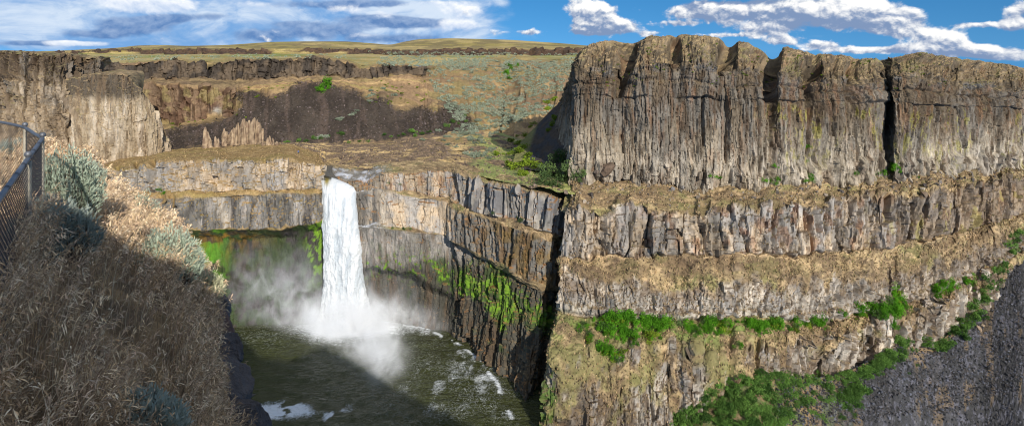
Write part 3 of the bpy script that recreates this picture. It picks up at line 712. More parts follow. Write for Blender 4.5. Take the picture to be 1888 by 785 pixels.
# ---------- valley floor upstream ----------
VAL = [
 [(480,262,352),(480,266,335),(500,270,320),(530,277,300)],
 [(560,262,350),(560,267,330),(570,274,312),(592,290,296)],
 [(610,262,350),(608,272,325),(606,288,302),(606,318,276)],
 [(660,260,350),(660,273,322),(665,290,297),(668,314,272)],
 [(720,257,354),(720,270,325),(722,288,298),(725,312,268)],
 [(800,248,360),(800,266,325),(802,286,294),(805,312,264)],
 [(880,240,370),(880,262,325),(885,288,287),(890,328,244)],
 [(950,252,352),(955,272,312),(960,298,272),(965,342,226)],
 [(1010,268,330),(1015,288,292),(1018,312,257),(1022,354,219)],
 [(1090,278,315),(1095,298,282),(1098,322,250),(1100,360,222)],
]
def val_disp(p):
    S, R = p.S, p.R
    return 2.6 * (fbm(S / 12, R * 3, 221, 5, .55) - .5) + .8 * (fbm(S / 2.5, R * 16, 222, 3) - .5) - 1.5 * np.exp(-((p.PX - 603) / 10) ** 2) * ss(1.5, 2.2, R)
def val_col(p):
    S, R, PX, PY = p.S, p.R, p.PX, p.PY
    g = mixc(lin(160, 136, 94), lin(204, 174, 122), ss(.35, .65, fbm(S / 10, R * 7, 231, 5)))
    rock = ss(.45, .6, fbm(S / 9, R * 5, 232, 5, .6) + .12 * (1 - ss(760, 880, PX)))
    g = mixc(g, mixc(lin(124, 104, 88), lin(92, 78, 70), ss(.4, .6, fbm(S / 2, R * 15, 233, 4))), rock * .85)
    g = mixc(g, lin(146, 160, 88), ss(.48, .6, fbm(S / 9, R * 5, 234, 4) + .1 * ss(860, 930, PX)) * ss(840, 900, PX) * .7)
    return g
val = patch('valley_floor', VAL, [40, 40, 40], .5, M_SOIL, val_disp, val_col, smooth_u=4, arcrow=2)
tag(val.obj, 'dry grass and rubble valley floor behind the lip of the falls', 'valley floor', kind='structure')

# scree lying against the butte's shaded left face
SCR = [
 [(960,262,300),(950,285,275),(940,312,258)],
 [(985,236,312),(980,270,280),(968,312,252)],
 [(1012,208,325),(1006,255,285),(990,314,247)],
 [(1034,186,325),(1026,245,275),(1012,318,243)],
 [(1060,180,315),(1052,245,265),(1040,322,238)],
]
def scr_disp(p): return .9 * (fbm(p.S / 2, p.R * 20, 241, 4, .6) - .5)
def scr_col(p): return mixc(mixc(TALB * .9, TAL, ss(.4, .6, fbm(p.S / 5, p.R * 5, 242, 4))), OLIVE, (1 - ss(975, 985, p.PX + .35 * (p.PY - 260))) * .8)
scrp = patch('scree_slope', SCR, [60, 60], .5, M_SOIL, scr_disp, scr_col, smooth_u=3, arcrow=1)
tag(scrp.obj, 'grey scree slope lying against the shaded left face of the butte', 'scree slope', kind='structure')

# ---------- big talus slope at lower right ----------
def tal_col(px, pyt, Yt, k=.62):
    zt = (YH - pyt) / F * Yt
    out = [(px, pyt, Yt)]
    for py in (pyt + (820 - pyt) * .35, pyt + (820 - pyt) * .7, 880):
        a = (py - YH) / F
        Y = (k * Yt - zt) / (a + k)
        out.append((px, py, Y))
    return out
TLS = [tal_col(1190, 850, 176), tal_col(1235, 800, 180), tal_col(1300, 738, 183), tal_col(1390, 688, 188), tal_col(1430, 692, 190), tal_col(1480, 696, 195), tal_col(1540, 694, 200), tal_col(1600, 668, 206),
       tal_col(1662, 622, 214), tal_col(1690, 640, 217), tal_col(1720, 640, 220), tal_col(1770, 598, 228), tal_col(1810, 560, 237), tal_col(1850, 500, 248), tal_col(1888, 432, 261), tal_col(1960, 420, 275), tal_col(2040, 410, 290)]
def tls_disp(p):
    S, R = p.S, p.R
    d = .5 * (fbm(S / 1.2, p.P0[..., 1] / 1.2, 251, 4, .7) - .5) + 1.6 * (fbm(S / 16, p.P0[..., 1] / 30, 252, 3) - .5)
    return d
def tls_col(p):
    S, R, PX, PY = p.S, p.R, p.PX, p.PY; Yw = p.P0[..., 1]
    c = mixc(TALB, lin(64, 63, 62), ss(.4, .6, fbm(S / 8, Yw / 10, 253, 4)))
    c = mixc(c, lin(112, 110, 118), ss(.55, .68, fbm(S / 1.2, Yw / 1.2, 254, 3)) * .6)
    c = mixc(c, lin(116, 112, 112), ss(.5, .64, fbm(S / 6, Yw / 14, 255, 4)) * ss(1560, 1640, PX) * (1 - ss(1720, 1780, PX)) * .35)
    br = lin(142, 118, 84)
    dpath = np.exp(-((PX - (1690 + (PY - 650) * .33)) / 9) ** 2) * ss(640, 660, PY) * (1 - ss(700, 770, PY))
    c = mixc(c, br, np.clip(dpath, 0, 1) * ss(.35, .55, fbm(S / 3, Yw / 3, 256, 4)) * .8)
    top = 1 - ss(.06, .22, R + .12 * (fbm(S / 4, Yw / 4, 257, 4) - .5))
    c = mixc(c, br, top * .8)
    left = 1 - ss(1470, 1600, PX + 40 * (fbm(S / 6, Yw / 6, 258, 4) - .5))
    c = mixc(c, mixc(br, lin(112, 120, 66), ss(.4, .6, fbm(S / 4, Yw / 4, 259, 4))), left * .75)
    c = mixc(c, br, ss(.64, .70, fbm(S / 5, Yw / 9, 260, 4)) * .4)
    return c * (.9 + .2 * _h(np.floor(S / .5), np.floor(Yw / .5), 261))[..., None]
tls = patch('talus_slope', TLS, [90, 90, 40], .36, M_SOIL, tls_disp, tls_col, smooth_u=3, arcrow=1)
tag(tls.obj, 'blue grey basalt talus slope below the lowest cliff band', 'talus slope', kind='structure')

# ---------- far plateau with low mesas ----------
f0x = [c_[0][0] for c_ in FAR]; f0y = [c_[0][1] for c_ in FAR]; f0d = [c_[0][2] for c_ in FAR]
PLA = []
for px, d in [(-250,95),(-50,95),(60,95),(110,94),(160,91),(215,89),(250,84),(300,83),(345,85),(420,83),(500,77),(560,76),(640,76),(690,80),(722,83),(738,78),(770,72),(830,70),(940,73),(1040,80),(1100,86),(1160,96)]:
    b = 100 if px < 720 else 103
    m = 90 if px < 720 else (92 if px < 800 else 90)
    far_m = max(d + 1, m - 2)
    qy, qd = max(np.interp(px + k_, f0x, f0y) for k_ in (-60, -40, -20, 0, 20, 40, 60)), np.interp(px, f0x, f0d)
    PLA.append([(px, qy + 2.0, qd - 10), (px, min(106, qy - 1), max(620, qd + 60)), (px, b, 860), (px, max(m, d + 2), 875), (px, max(m - 3, d + 1), 1020), (px, d, 1160), (px, d + 4, 1600)])
def pla_disp(p):
    S, R = p.S, p.R
    b, h, _ = blocks_disp(S, p.Z, 9, 5, 271, 5, 4, 2)
    c = ss(1.9, 2.05, R) * (1 - ss(2.95, 3.1, R)) * ss(.30, .40, fbm(S / 60, R * .5, 272, 3))
    p.aux['c'] = c
    return c * b + 3 * (fbm(S / 40, R * 3, 273, 4) - .5) * (R < 4.8) * (R > .6)
def pla_col(p):
    S, R, PX = p.S, p.R, p.PX
    g = mixc(lin(158, 142, 84), lin(184, 162, 108), ss(.4, .6, fbm(S / 50, R * 4, 274, 5)))
    g = mixc(g, lin(118, 138, 66), ss(.52, .62, fbm(S / 70, R * 4, 275, 4)) * ((R > 1) & (R < 2.2)) * .7)
    g = mixc(g, lin(116, 104, 76), ss(.45, .6, fbm(S / 20, R * 9, 276, 4)) * (R > 3) * .7)
    g = mixc(g, lin(150, 156, 118), ss(.58, .66, fbm(S / 9, R * 20, 277, 3)) * (R < 2) * .5)
    dk = mixc(lin(96, 76, 60), lin(72, 60, 52), ss(.4, .6, fbm(S / 9, R * 14, 278, 4)))
    return mixc(g, dk, p.aux['c'])
pla = patch('far_plateau', PLA, [10, 14, 14, 16, 16, 4], 2.0, M_SOIL, pla_disp, pla_col, smooth_u=14, arcrow=3)
tag(pla.obj, 'distant grassy plateau with low dark mesas under the sky', 'plateau', kind='structure')

# base sheet out to the horizon (canyon country)
gx_ = np.array([-9000, -3000, -600, 0, 200, 600, 1500, 4000, 9000, 16000.]); gy_ = np.array([700, 1500, 3000, 7000, 14000.])
GX, GY = np.meshgrid(gx_, gy_, indexing='ij')
GZ = -16 - .001 * GY - .085 * np.maximum(0, GX - .12 * GY)
idx = np.arange(GX.size).reshape(GX.shape)
me = mesh_np('ground', np.stack([GX, GY, GZ], -1).reshape(-1, 3), np.stack([idx[:-1, :-1], idx[1:, :-1], idx[1:, 1:], idx[:-1, 1:]], -1).reshape(-1, 4), M_SOIL, np.tile(lin(160, 146, 100), (GX.size, 1)))
o = link('ground', me); tag(o, 'open rangeland running to the horizon', 'ground', kind='structure')

# ---------- near slope with the grass, path and the added shade knoll ----------
NER = [
 [(-14,-4,-1.9),(-3.0,-2,-1.9),(-1.2,0,-2.2),(.4,1.0,-4.0),(1.5,2,-8),(3,5,-25)],
 [(-12,1,-2.2),(-3.0,1.5,-2.3),(-1.8,2,-3.2),(-.2,3,-5.2),(.8,4,-9),(2,7,-25)],
 [(-12,3,-2.3),(-3.3,3,-2.5),(-2.2,3.6,-3.7),(-2.1,5,-5.3),(-1.3,6,-9.5),(2,9,-27)],
 [(-14,5,-2.4),(-4.3,5,-2.6),(-3.1,6,-4.0),(-3.45,8,-5.8),(-2.8,8.2,-10),(1,14,-30)],
 [(-15,7,-2.4),(-5.7,7,-2.6),(-4.6,8.5,-4.2),(-5.0,10.2,-6.05),(-4.5,10.3,-10),(-1,16,-35)],
 [(-16,9,-2.4),(-7.2,9.4,-2.65),(-6.2,11,-4.5),(-6.45,13,-6.35),(-6.05,13.1,-10),(-3,18,-40)],
 [(-17,11.5,-2.6),(-9.5,11.8,-3.0),(-8.3,14,-4.9),(-7.85,16.2,-6.5),(-7.45,16.3,-11),(-5,22,-45)],
 [(-22,16,-3.4),(-14,16.5,-4.0),(-12.8,20,-5.8),(-12,22.5,-7.1),(-11,23.5,-12),(-8,28,-50)],
 [(-32,24,-4.6),(-23,25,-5.4),(-22,30,-7.2),(-21,34,-8.4),(-19.5,35,-14),(-15,40,-60)],
 [(-44,34,-6.2),(-33,35,-6.5),(-30,39,-7.5),(-27.5,41,-8.3),(-26,43,-14),(-20,50,-70)],
 [(-55,42,-6.8),(-40,44,-7.0),(-35,46,-7.6),(-32,47,-8.2),(-30,50,-16),(-25,58,-80)],
 [(-62,52,-9),(-48,53,-10),(-42,55,-11),(-38,57,-13),(-36,60,-25),(-30,68,-80)],
]
for i_, k_ in ((7, .92), (8, .76), (9, .64), (10, .60), (11, .60)):
    NER[i_] = [tuple(np.array(q) * k_) if n_ < 4 else tuple(np.array(q) * np.array([k_, k_, 1])) for n_, q in enumerate(NER[i_])]
def ner_disp(p):
    S, R = p.S, p.R
    k = ss(.9, 1.3, R)
    b, h, _ = blocks_disp(S, p.Z, 1.1, 1.0, 281, .6, .5, .25)
    p.aux['rk'] = ss(3.0, 3.25, R + .2 * (fbm(S / 1.5, S * 0, 282, 3) - .5))
    return k * .35 * (fbm(S / 1.6, R * 4, 283, 4) - .5) + p.aux['rk'] * b
def ner_col(p):
    S, R = p.S, p.R
    g = mixc(lin(120, 98, 72), lin(160, 130, 92), ss(.4, .6, fbm(S / .8, R * 8, 284, 4)))
    path = 1 - ss(.72, .85, R)
    g = mixc(g, lin(132, 128, 124), path * .85)
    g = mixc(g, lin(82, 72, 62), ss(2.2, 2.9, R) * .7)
    rk = mixc(lin(72, 66, 62), lin(128, 116, 106), ss(.4, .65, fbm(S / .7, p.Z / .8, 285, 4)))
    return mixc(g, rk, p.aux['rk'])
ner = patch('grassy_slope', NER, [24, 24, 34, 26, 30], .16, M_NEAR, ner_disp, ner_col, smooth_u=.8, world=True, arcrow=3)
tag(ner.obj, 'steep near slope of dry grass falling from the fence to the canyon', 'slope', kind='structure')

# viewpoint ground behind the camera, rising to an added unseen knoll that shades the grass, with its cliff down to the pool
KNO = [
 [(-60,-90,0),(-45,-45,-2),(-34,-22,-3),(-30,-14,-4),(-29,-12,-30),(-28,-8,-118)],
 [(-30,-90,2),(-22,-45,0),(-14,-16,0.2),(-11,-10,-.6),(-10.5,-8,-3),(-10,-5,-8)],
 [(-14,-90,3),(-9,-45,3),(-6,-14,4.7),(-4.6,-7.4,4.3),(-4.4,-5.6,.2),(-4.2,-4.6,-6)],
 [(-4,-90,3),(-3,-45,3),(-1,-14,6.2),(-.5,-8.0,5.9),(-.3,-6.0,.5),(0,-5,-6)],
 [(10,-90,3),(8,-45,3),(5,-14,5.2),(4.6,-8.4,5.2),(4.8,-6.4,.4),(5,-5,-8)],
 [(18,-90,2),(15,-45,1),(11,-10,.5),(10,0,-.6),(10,1,-6),(11,3,-118)],
 [(30,-90,2),(26,-45,1),(20,-4,0),(19.5,10.5,-.3),(19.7,11.6,-10),(20,12,-118)],
 [(40,-90,1),(36,-45,0),(31,-10,-1),(30,4,-1.6),(30,5,-30),(31,8,-118)],
 [(60,-90,1),(55,-55,0),(47,-22,-1),(44,-9,-1.7),(44,-8,-30),(46,-5,-118)],
 [(110,-100,1),(100,-75,0),(88,-50,-1),(84,-40,-1.7),(84,-38,-30),(86,-34,-118)],
]
def kno_disp(p): return 1.6 * (fbm(p.S / 3, p.R * 5, 291, 5, .65) - .5) + 1.6 * ss(2.2, 2.6, p.R) * (vnoise(p.S / .9, p.R * 3, 294) - .5)  # rough crest, shaped to break up the shadow edge on the grass
def kno_col(p):
    g = grass_col(p, 292); return mixc(g, mixc(DBRN, BRN, fbm(p.S / 2, p.R * 9, 293, 4)), ss(2.8, 3.2, p.R))
kno = patch('rim_shade_knoll', KNO, [12, 16, 16, 16, 30], .5, M_SOIL, kno_disp, kno_col, smooth_u=2, world=True, arcrow=3)
tag(kno.obj, 'near canyon rim with an unseen knoll added to shade the grass slope', 'knoll', kind='structure')
#@@PART2
# ================================================================== things standing on the terrain
bpy.context.view_layer.update()
DG = bpy.context.evaluated_depsgraph_get()
def hit(px, py, maxd=5000):
    d = Vector(((px - CX) / F, 1.0, (YH - py) / F)).normalized()
    ok, loc, n, i, ob, m = sc.ray_cast(DG, Vector((0, 0, 0)), d, distance=maxd)
    return (loc, n, ob.name) if ok else (None, None, None)
def down(x, y, z0=60):
    ok, loc, n, i, ob, m = sc.ray_cast(DG, Vector((x, y, z0)), Vector((0, 0, -1)))
    return loc if ok else None

def blades_mesh(name, B, mat, colors=None):
    """B: (n,k,3) triangles"""
    B = np.asarray(B, np.float32); n, k, _ = B.shape
    f = np.arange(n * k).reshape(n, k)
    c = None if colors is None else np.repeat(np.asarray(colors)[:, None, :], k, 1).reshape(-1, 3)
    return mesh_np(name, B.reshape(-1, 3), f, mat, c)

def rand_unit(r, n):
    v = r.normal(size=(n, 3)); return v / np.linalg.norm(v, axis=1, keepdims=True)

def leaf_quads(r, c, size, up=0.3, asp=0.55):
    """quads (n,4,3) at centres c with random facing"""
    n = len(c)
    a = rand_unit(r, n); a[:, 2] += up; a /= np.linalg.norm(a, axis=1, keepdims=True)
    b = np.cross(a, rand_unit(r, n)); b /= np.linalg.norm(b, axis=1, keepdims=True) + 1e-9
    s = (size * r.uniform(.6, 1.4, n))[:, None]
    return np.stack([c - a * s * .5, c + b * s * asp * .5, c + a * s * .5, c - b * s * asp * .5], 1)

def bush_mesh(name, seed, mat, n=420, lobes=7, h=.9, leaf=.17, pointed=0.0):
    r = np.random.default_rng(seed)
    lc_ = r.uniform(-1, 1, (lobes, 3)) * np.array([.62, .62, .28]) + np.array([0, 0, .42 * h]); lr = r.uniform(.28, .55, lobes)
    lr *= r.uniform(.55, 1.15, lobes); lc_[:, :2] *= r.uniform(.8, 1.35, (lobes, 1))
    lc_[0] = (0, 0, .38 * h); lr[0] = .62
    lc_[:, 2] += pointed * (1 - np.hypot(lc_[:, 0], lc_[:, 1])) * r.uniform(.2, 1.0, lobes)
    k = r.integers(0, lobes, n); d = rand_unit(r, n); d[:, 2] *= h
    c = lc_[k] + d * (lr[k] * r.uniform(.4, 1.25, n) ** .7)[:, None]
    c[:, 2] = np.abs(c[:, 2]) + .02
    return blades_mesh(name, leaf_quads(r, c, leaf), mat)

M_SAGE = plant_mat('sage_leaf', lin(114, 124, 102), lin(148, 156, 134), .15, .8, .18)
M_GREEN = plant_mat('bright_leaf', lin(70, 124, 24), lin(108, 164, 38), .35, .5, .22)
M_DKGR = plant_mat('dark_leaf', lin(56, 92, 36), lin(104, 136, 60), .2, .4, .3)
M_YEL = plant_mat('lime_leaf', lin(98, 120, 28), lin(128, 146, 44), .25, .5, .25)
M_OLV = plant_mat('olive_leaf', lin(66, 88, 46), lin(104, 124, 70), .2, .5, .2)
M_WOOD = simple_mat('twig_wood', lin(96, 82, 70), .9, var=.3, nscale=20)

SAGE = [bush_mesh('sage_%d' % i, 300 + i, M_SAGE, 300, 6, .75, .26) for i in range(4)]
BRI = [bush_mesh('bright_%d' % i, 320 + i, M_GREEN, 620, 9, .95, .17, .9) for i in range(5)]
DKB = [bush_mesh('thicket_%d' % i, 340 + i, M_DKGR, 620, 8, .9, .17, .3) for i in range(5)]
LIM = [bush_mesh('lime_%d' % i, 360 + i, M_YEL, 300, 6, .8, .22) for i in range(3)]
OLB = [bush_mesh('olive_%d' % i, 380 + i, M_OLV, 700, 9, .95, .15, .3) for i in range(4)]
R2 = np.random.default_rng(77)
def put(me, px, py, size, name, label, cat, group, sz=None, only=None, sink=.12):
    if name in ('gully_bush', 'valley_shrub'): size *= 1.45
    loc, n, ob = hit(px, py)
    if loc is None or (only and ob not in only): return None
    o = link(name, me); tag(o, label, cat, group)
    s = size * R2.uniform(.8, 1.25)
    o.scale = (s * R2.uniform(.85, 1.15), s * R2.uniform(.85, 1.15), s * (sz or R2.uniform(.8, 1.1)))
    o.rotation_euler = (0, 0, R2.uniform(0, 6.28))
    o.location = loc - Vector((0, 0, sink * s))
    return o
def region(me_list, pts, size, name, label, cat, group, jit=(3, 2), only=None, sz=None):
    for q in pts:
        px, py = q[0] + R2.normal() * jit[0], q[1] + R2.normal() * jit[1]
        k = size if len(q) < 3 else q[2]
        put(me_list[R2.integers(len(me_list))], px, py, k, name, label, cat, group, only=only, sz=sz)
def along(line, n):
    L_ = np.array(line, float); seg = np.hypot(*np.diff(L_[:, :2], axis=0).T); s = np.concatenate([[0], np.cumsum(seg)])
    t = np.sort(R2.uniform(0, s[-1], n)); return [tuple(np.interp(ti, s, L_[:, k]) for k in range(L_.shape[1])) for ti in t]
def fill(poly, n):
    P_ = np.array(poly, float); out = []
    while len(out) < n:
        q = R2.uniform(P_.min(0), P_.max(0), (400, 2)); m = inpoly(q[:, 0], q[:, 1], poly)
        out += [tuple(v) for v in q[m]]
    return out[:n]

# bright green shrubs hanging on the third ledge of the right wall
T = 'leafy bright green shrub on the ledge under the second band of the canyon wall'
G = 'bright green shrubs on the third ledge'
led = along([(1110,592,1.6),(1140,592,2.0),(1200,600,2.3),(1238,604,1.8)], 20) + along([(1110,610,1.9),(1180,622,2.2),(1225,618,1.8)], 13) + along([(1095,640,1.6),(1130,655,1.7),(1140,665,1.5)], 8)
led += along([(1270,612,1.5),(1300,600,1.6),(1350,608,1.9)], 11) + along([(1372,600,1.7),(1425,606,2.2),(1440,598,1.7)], 11) + along([(1465,602,1.6),(1500,604,1.9),(1520,594,1.6)], 8)
led += along([(1550,586,1.7),(1600,580,2.0),(1640,578,2.4),(1668,560,2.2)], 18) + [(1650,548,2.4),(1660,585,2.2),(1640,560,2.4),(1656,540,2.0),(1646,600,1.6),(1672,570,1.8),(1632,590,1.8)] + along([(1722,540,1.7),(1760,532,1.9),(1795,518,1.7)], 12)
led = [(x_, y_, s_ * 1.0) for x_, y_, s_ in led] + [(x_ + R2.normal() * 5, y_ + R2.uniform(-7, 5), s_ * .85) for x_, y_, s_ in led if R2.uniform() < .7]
led += [(x_, y_, R2.uniform(.9, 1.6)) for x_, y_ in fill([(1055,608),(1110,588),(1240,598),(1225,632),(1150,668),(1085,640)], 36) + fill([(1260,612),(1350,600),(1345,622),(1275,622)], 10) + fill([(1370,598),(1530,592),(1525,612),(1400,616)], 14)]
led += [(x_, y_ + 3, R2.uniform(.6, 1.1)) for x_, y_ in along([(1085,588),(1200,592),(1300,594),(1400,596),(1500,596),(1560,586),(1640,578),(1700,556),(1760,534),(1800,518)], 40)]
region(BRI + BRI + LIM[:2] + OLB[:1], led, 1.8, 'ledge_shrub', T, 'shrub', G, (2, 3), only=('canyon_wall', 'talus_slope'), sz=1.15)
region(OLB, [(1075,598,1.7),(1068,606,1.5),(1090,618,1.6),(1247,596,1.5),(1258,600,1.4),(1300,596,1.4)], 1.5, 'ledge_bush', 'grey green bush on the third ledge at the edge of the bright shrubs', 'bush', 'grey green bushes on the third ledge', (2, 2), only=('canyon_wall',))
put(BRI[0], 1364, 640, 1.5, 'ledge_shrub', 'small round green shrub alone on the brown slope below the third ledge', 'shrub', None)
# dark thicket on the talus
TH = [(1230,785),(1290,735),(1345,700),(1395,672),(1412,690),(1440,690),(1500,692),(1540,690),(1600,690),(1595,720),(1580,760),(1540,745),(1500,745),(1470,770),(1440,790),(1380,800),(1300,805)]
region(DKB, fill(TH, 230), 1.9, 'thicket_shrub', 'dark green shrub in the thicket at the top of the lower talus', 'shrub', 'dark green shrubs in the lower thicket', (1, 1), only=('talus_slope', 'canyon_wall'))
region(DKB, along([(1575,700,1.9),(1610,680,2.1),(1650,650,2.3),(1668,628,2.0)], 34) + along([(1590,690,1.9),(1640,672,2.0),(1672,645,1.7)], 16), 2.0, 'thicket_shrub', 'dark green shrub on the strip between the thicket and the cliff notch', 'shrub', 'dark green shrubs on the strip below the notch', (4, 4), only=('talus_slope', 'canyon_wall'))
region(DKB, along([(1690,632,1.7),(1740,640,2.2),(1790,590,2.4),(1818,545,2.4),(1845,500,2.5),(1868,450,2.4),(1884,425,2.0)], 60), 2.2, 'thicket_shrub', 'dark green shrub in the band between the canyon wall and the blue grey talus', 'shrub', 'dark green shrubs in the band above the talus', (6, 6), only=('talus_slope', 'canyon_wall'))
region(DKB, [(1440,762,1.5),(1462,752,1.2),(1555,770,1.6),(1575,768,1.4),(1510,770,1.7),(1498,762,1.5),(1520,778,1.6),(1688,672,.9),(1678,690,.8)], 1.4, 'scattered_shrub', 'small dark shrub standing alone on bare talus', 'shrub', 'lone shrubs on the talus', (2, 2))
# bushes by the butte's left foot and up the gully behind it
region(OLB, [(1035,318,3.4),(1018,330,3.2),(1050,335,3.0),(1002,338,2.6),(1030,345,2.8),(1064,332,2.2),(1044,310,2.6),(1012,350,2.2),(1072,322,1.8),(1025,302,3.0),(1038,296,2.6),(1010,322,3.0)], 2.8, 'gully_bush', 'big olive green bush at the left foot of the butte above the bowl', 'bush', 'olive bushes at the left foot of the butte', (2, 2), sz=1.0)
region(LIM, [(962,308,3.0),(975,300,2.6),(950,312,2.6),(940,305,2.2),(985,310,2.4),(962,322,2.0),(960,278,2.4),(950,285,2.2),(975,288,2.2),(930,283,1.6),(940,258,1.9),(955,265,2.2),(965,272,2.0),(968,252,1.8),(955,250,1.6),(1012,190,3.2),(1020,182,3.0),(1008,198,2.6),(1022,222,2.4),(1016,232,2.0),(1010,240,1.8),(978,232,1.8),(985,228,1.5),(920,286,1.7)], 2.2, 'valley_shrub', 'lime green shrub in the gully between the sagebrush hill and the butte', 'shrub', 'lime green shrubs in the gully by the butte', (2, 2))
region(BRI, [(936,138,4.0),(934,128,3.4),(940,146,3.0),(930,134,2.6),(948,127,3.0),(956,124,2.6)], 3.2, 'hillside_shrub', 'bright green shrub in the damp hollow high on the sagebrush hillside', 'shrub', 'bright green shrubs in the hillside hollow', (2, 2))
region(BRI, [(600,160,4.0),(597,166,3.8),(604,155,3.2),(594,172,3.0),(608,162,2.6),(590,165,2.6)], 3.2, 'scree_shrub', 'bright green shrub alone on the upper dark scree', 'shrub', 'bright green shrubs on the upper dark scree', (2, 2))
region(DKB, [(529,262,1.6),(552,260,2.2),(562,261,2.4),(575,258,2.0),(590,256,1.6),(605,253,1.5),(631,248,2.6),(640,264,1.3),(663,262,1.4),(679,261,1.3),(708,250,1.8),(722,252,1.3),(744,249,1.4),(760,247,2.4),(768,250,1.8),(782,246,1.6),(792,243,1.8),(821,235,2.4),(832,226,2.0),(846,230,1.7),(858,215,2.0),(735,250,1.2),(860,226,1.6)], 1.8, 'foot_shrub', 'dark green shrub along the foot of the dark scree', 'shrub', 'dark green shrubs along the foot of the dark scree', (1.5, 1))
region(LIM, fill([(690,150),(780,150),(790,190),(720,195),(668,190)], 34) + fill([(440,165),(520,160),(510,185),(450,190)], 8) + [(318,232,1.6),(335,229,1.4),(360,224,1.3),(372,222,1.2),(440,208,1.3),(452,214,1.2),(318,236,1.3),(350,226,1.1)], 1.2, 'scree_bush', 'small yellow green bush dotting the upper scree of the far cliffs', 'bush', 'yellow green bushes dotting the far scree', (2, 2))
region(BRI, [(1420,336,1.6),(1432,334,1.4),(1413,338,1.3),(1428,340,1.2),(1496,333,1.7),(1500,338,1.3),(1490,335,1.1),(1572,322,1.2),(1578,324,1.0),(1640,318,2.2),(1628,322,1.8),(1652,312,2.0),(1644,306,1.6),(1615,322,1.3),(1663,318,1.2),(1318,330,1.5),(1328,332,1.3),(1310,326,1.1),(1428,310,1.1),(1490,275,1.6),(1488,300,1.0),(1692,330,.8)], 1.4, 'cliff_foot_shrub', 'green shrub growing where the butte meets the grassy slope', 'shrub', 'green shrubs at the foot of the butte', (2, 1.5))
region(DKB, [(293,352,1.7)], 1.7, 'ledge_bush', 'single dark green bush on the ledge of the pale cliff left of the falls', 'bush', None, (0, 0))
region(BRI, [(302,358,1.0)], 1.0, 'ledge_bush', 'low light green bush just right of the dark bush on the pale cliff ledge', 'bush', None, (0, 0))
region(OLB, [(723,421,1.0),(745,421,1.1),(758,422,.9),(720,338,1.0),(738,340,.9),(960,410,1.2),(910,395,1.0),(956,402,.9)], 1.0, 'wall_plant', 'small green plant rooted in a crack of the bowl wall', 'plant', 'green plants in cracks of the bowl wall', (1, 1))
region(LIM, [(1165 + R2.uniform(-60, 620), R2.uniform(80, 165)) for _ in range(110)], .62, 'brow_bush', 'tiny yellow green bush dotting the dark brow of the butte', 'bush', 'tiny bushes on the brow of the butte', (0, 0), only=('basalt_butte',))
# sagebrush
sg = []
sg += [(x, y) for x, y in fill([(800,118),(1085,112),(1085,124),(930,136),(810,130)], 85)]
sg += fill([(840,150),(1050,130),(1040,170),(990,205),(900,215),(840,190)], 80)
sg += fill([(850,235),(900,212),(960,200),(1010,185),(1000,205),(940,240),(880,262),(840,258)], 75)
sg += fill([(860,275),(920,270),(930,285),(890,292),(860,290)], 16) + fill([(740,250),(850,235),(900,262),(870,280),(800,270)], 16) + fill([(815,190),(840,190),(835,205),(818,206)], 8)
sg += [(686,168),(690,172),(680,178),(676,180),(684,184),(622,220),(628,218),(618,222),(648,212),(660,205),(655,208),(592,252),(598,250),(585,254),(730,178),(702,165)]
region(SAGE, sg, 2.0, 'sagebrush', 'silvery green sagebrush dotting the dry far hillside', 'sagebrush', 'sagebrush on the far hillside', (2, 1.5), only=('far_hillside', 'valley_floor', 'scree_slope', 'far_plateau'))
# distant sagebrush merged into one carpet
r = np.random.default_rng(5); quads = []
pts = fill([(680,95),(1080,100),(1085,125),(700,122)], 900) + fill([(190,105),(640,104),(640,108),(190,112)], 90) + fill([(780,110),(1080,112),(1050,200),(860,250),(800,170)], 2800) + fill([(200,103),(700,100),(700,106),(200,109)], 50)
pts = [q for q in pts if float(fbm(np.array(q[0] / 38), np.array(q[1] / 9), 601, 3)) > .43 + .06 * R2.normal()]
for px, py in pts:
    loc, n, ob = hit(px, py)
    if loc is None or ob not in ('far_hillside', 'far_plateau', 'valley_floor'): continue
    s = r.uniform(.7, 1.5) * (1 + loc.y / 900)
    d = rand_unit(r, 26); d[:, 2] = np.abs(d[:, 2]) * .8
    quads.append(leaf_quads(r, np.array(loc) + d * s * r.uniform(.5, 1, (26, 1)), .5 * s))
o = link('distant_sagebrush', blades_mesh('distant_sagebrush', np.concatenate(quads), M_SAGE)); tag(o, 'carpet of small silvery sagebrush over the far slopes and plateau', 'sagebrush', kind='stuff')

# tufts of dry grass on ledges and slopes
M_TUFT = terrain_mat('dry_tufts', nscale=2.0, lo=.8, hi=1.2, bstr=0)
def tufts(p, n, cond, hgt, pal, seed):
    r = np.random.default_rng(seed)
    m = np.argwhere(cond); a = m[r.integers(len(m), size=n)]
    base = p.P[a[:, 0], a[:, 1]] + r.normal(size=(n, 3)) * np.array([.25, .25, .0])
    out = []; cc = []
    col0 = pal[r.integers(len(pal), size=n)] * r.uniform(.75, 1.25, (n, 1))
    for k in range(4):
        an = r.uniform(0, 6.28, n); h = hgt * r.uniform(.5, 1.3, n); w = h * .34; ln = h * r.uniform(.1, .6, n)
        t = np.stack([np.cos(an), np.sin(an), an * 0], 1); u = np.stack([-np.sin(an), np.cos(an), an * 0], 1)
        b = base - np.array([0, 0, .12])
        out.append(np.stack([b - u * w[:, None] * .5, b + u * w[:, None] * .5, b + t * ln[:, None] + np.array([0, 0, 1.0]) * h[:, None]], 1)); cc.append(col0 * r.uniform(.85, 1.15, (n, 1)))
    return np.concatenate(out), np.concatenate(cc)
pal = np.array([DRY, DRYB, STRAW * 1.1, TWIG * .8, TWIG, OLIVE, STRAW, TWIG * .65])
B_, C_ = [], []
vis = lambda p: p.P[..., 1] > 20
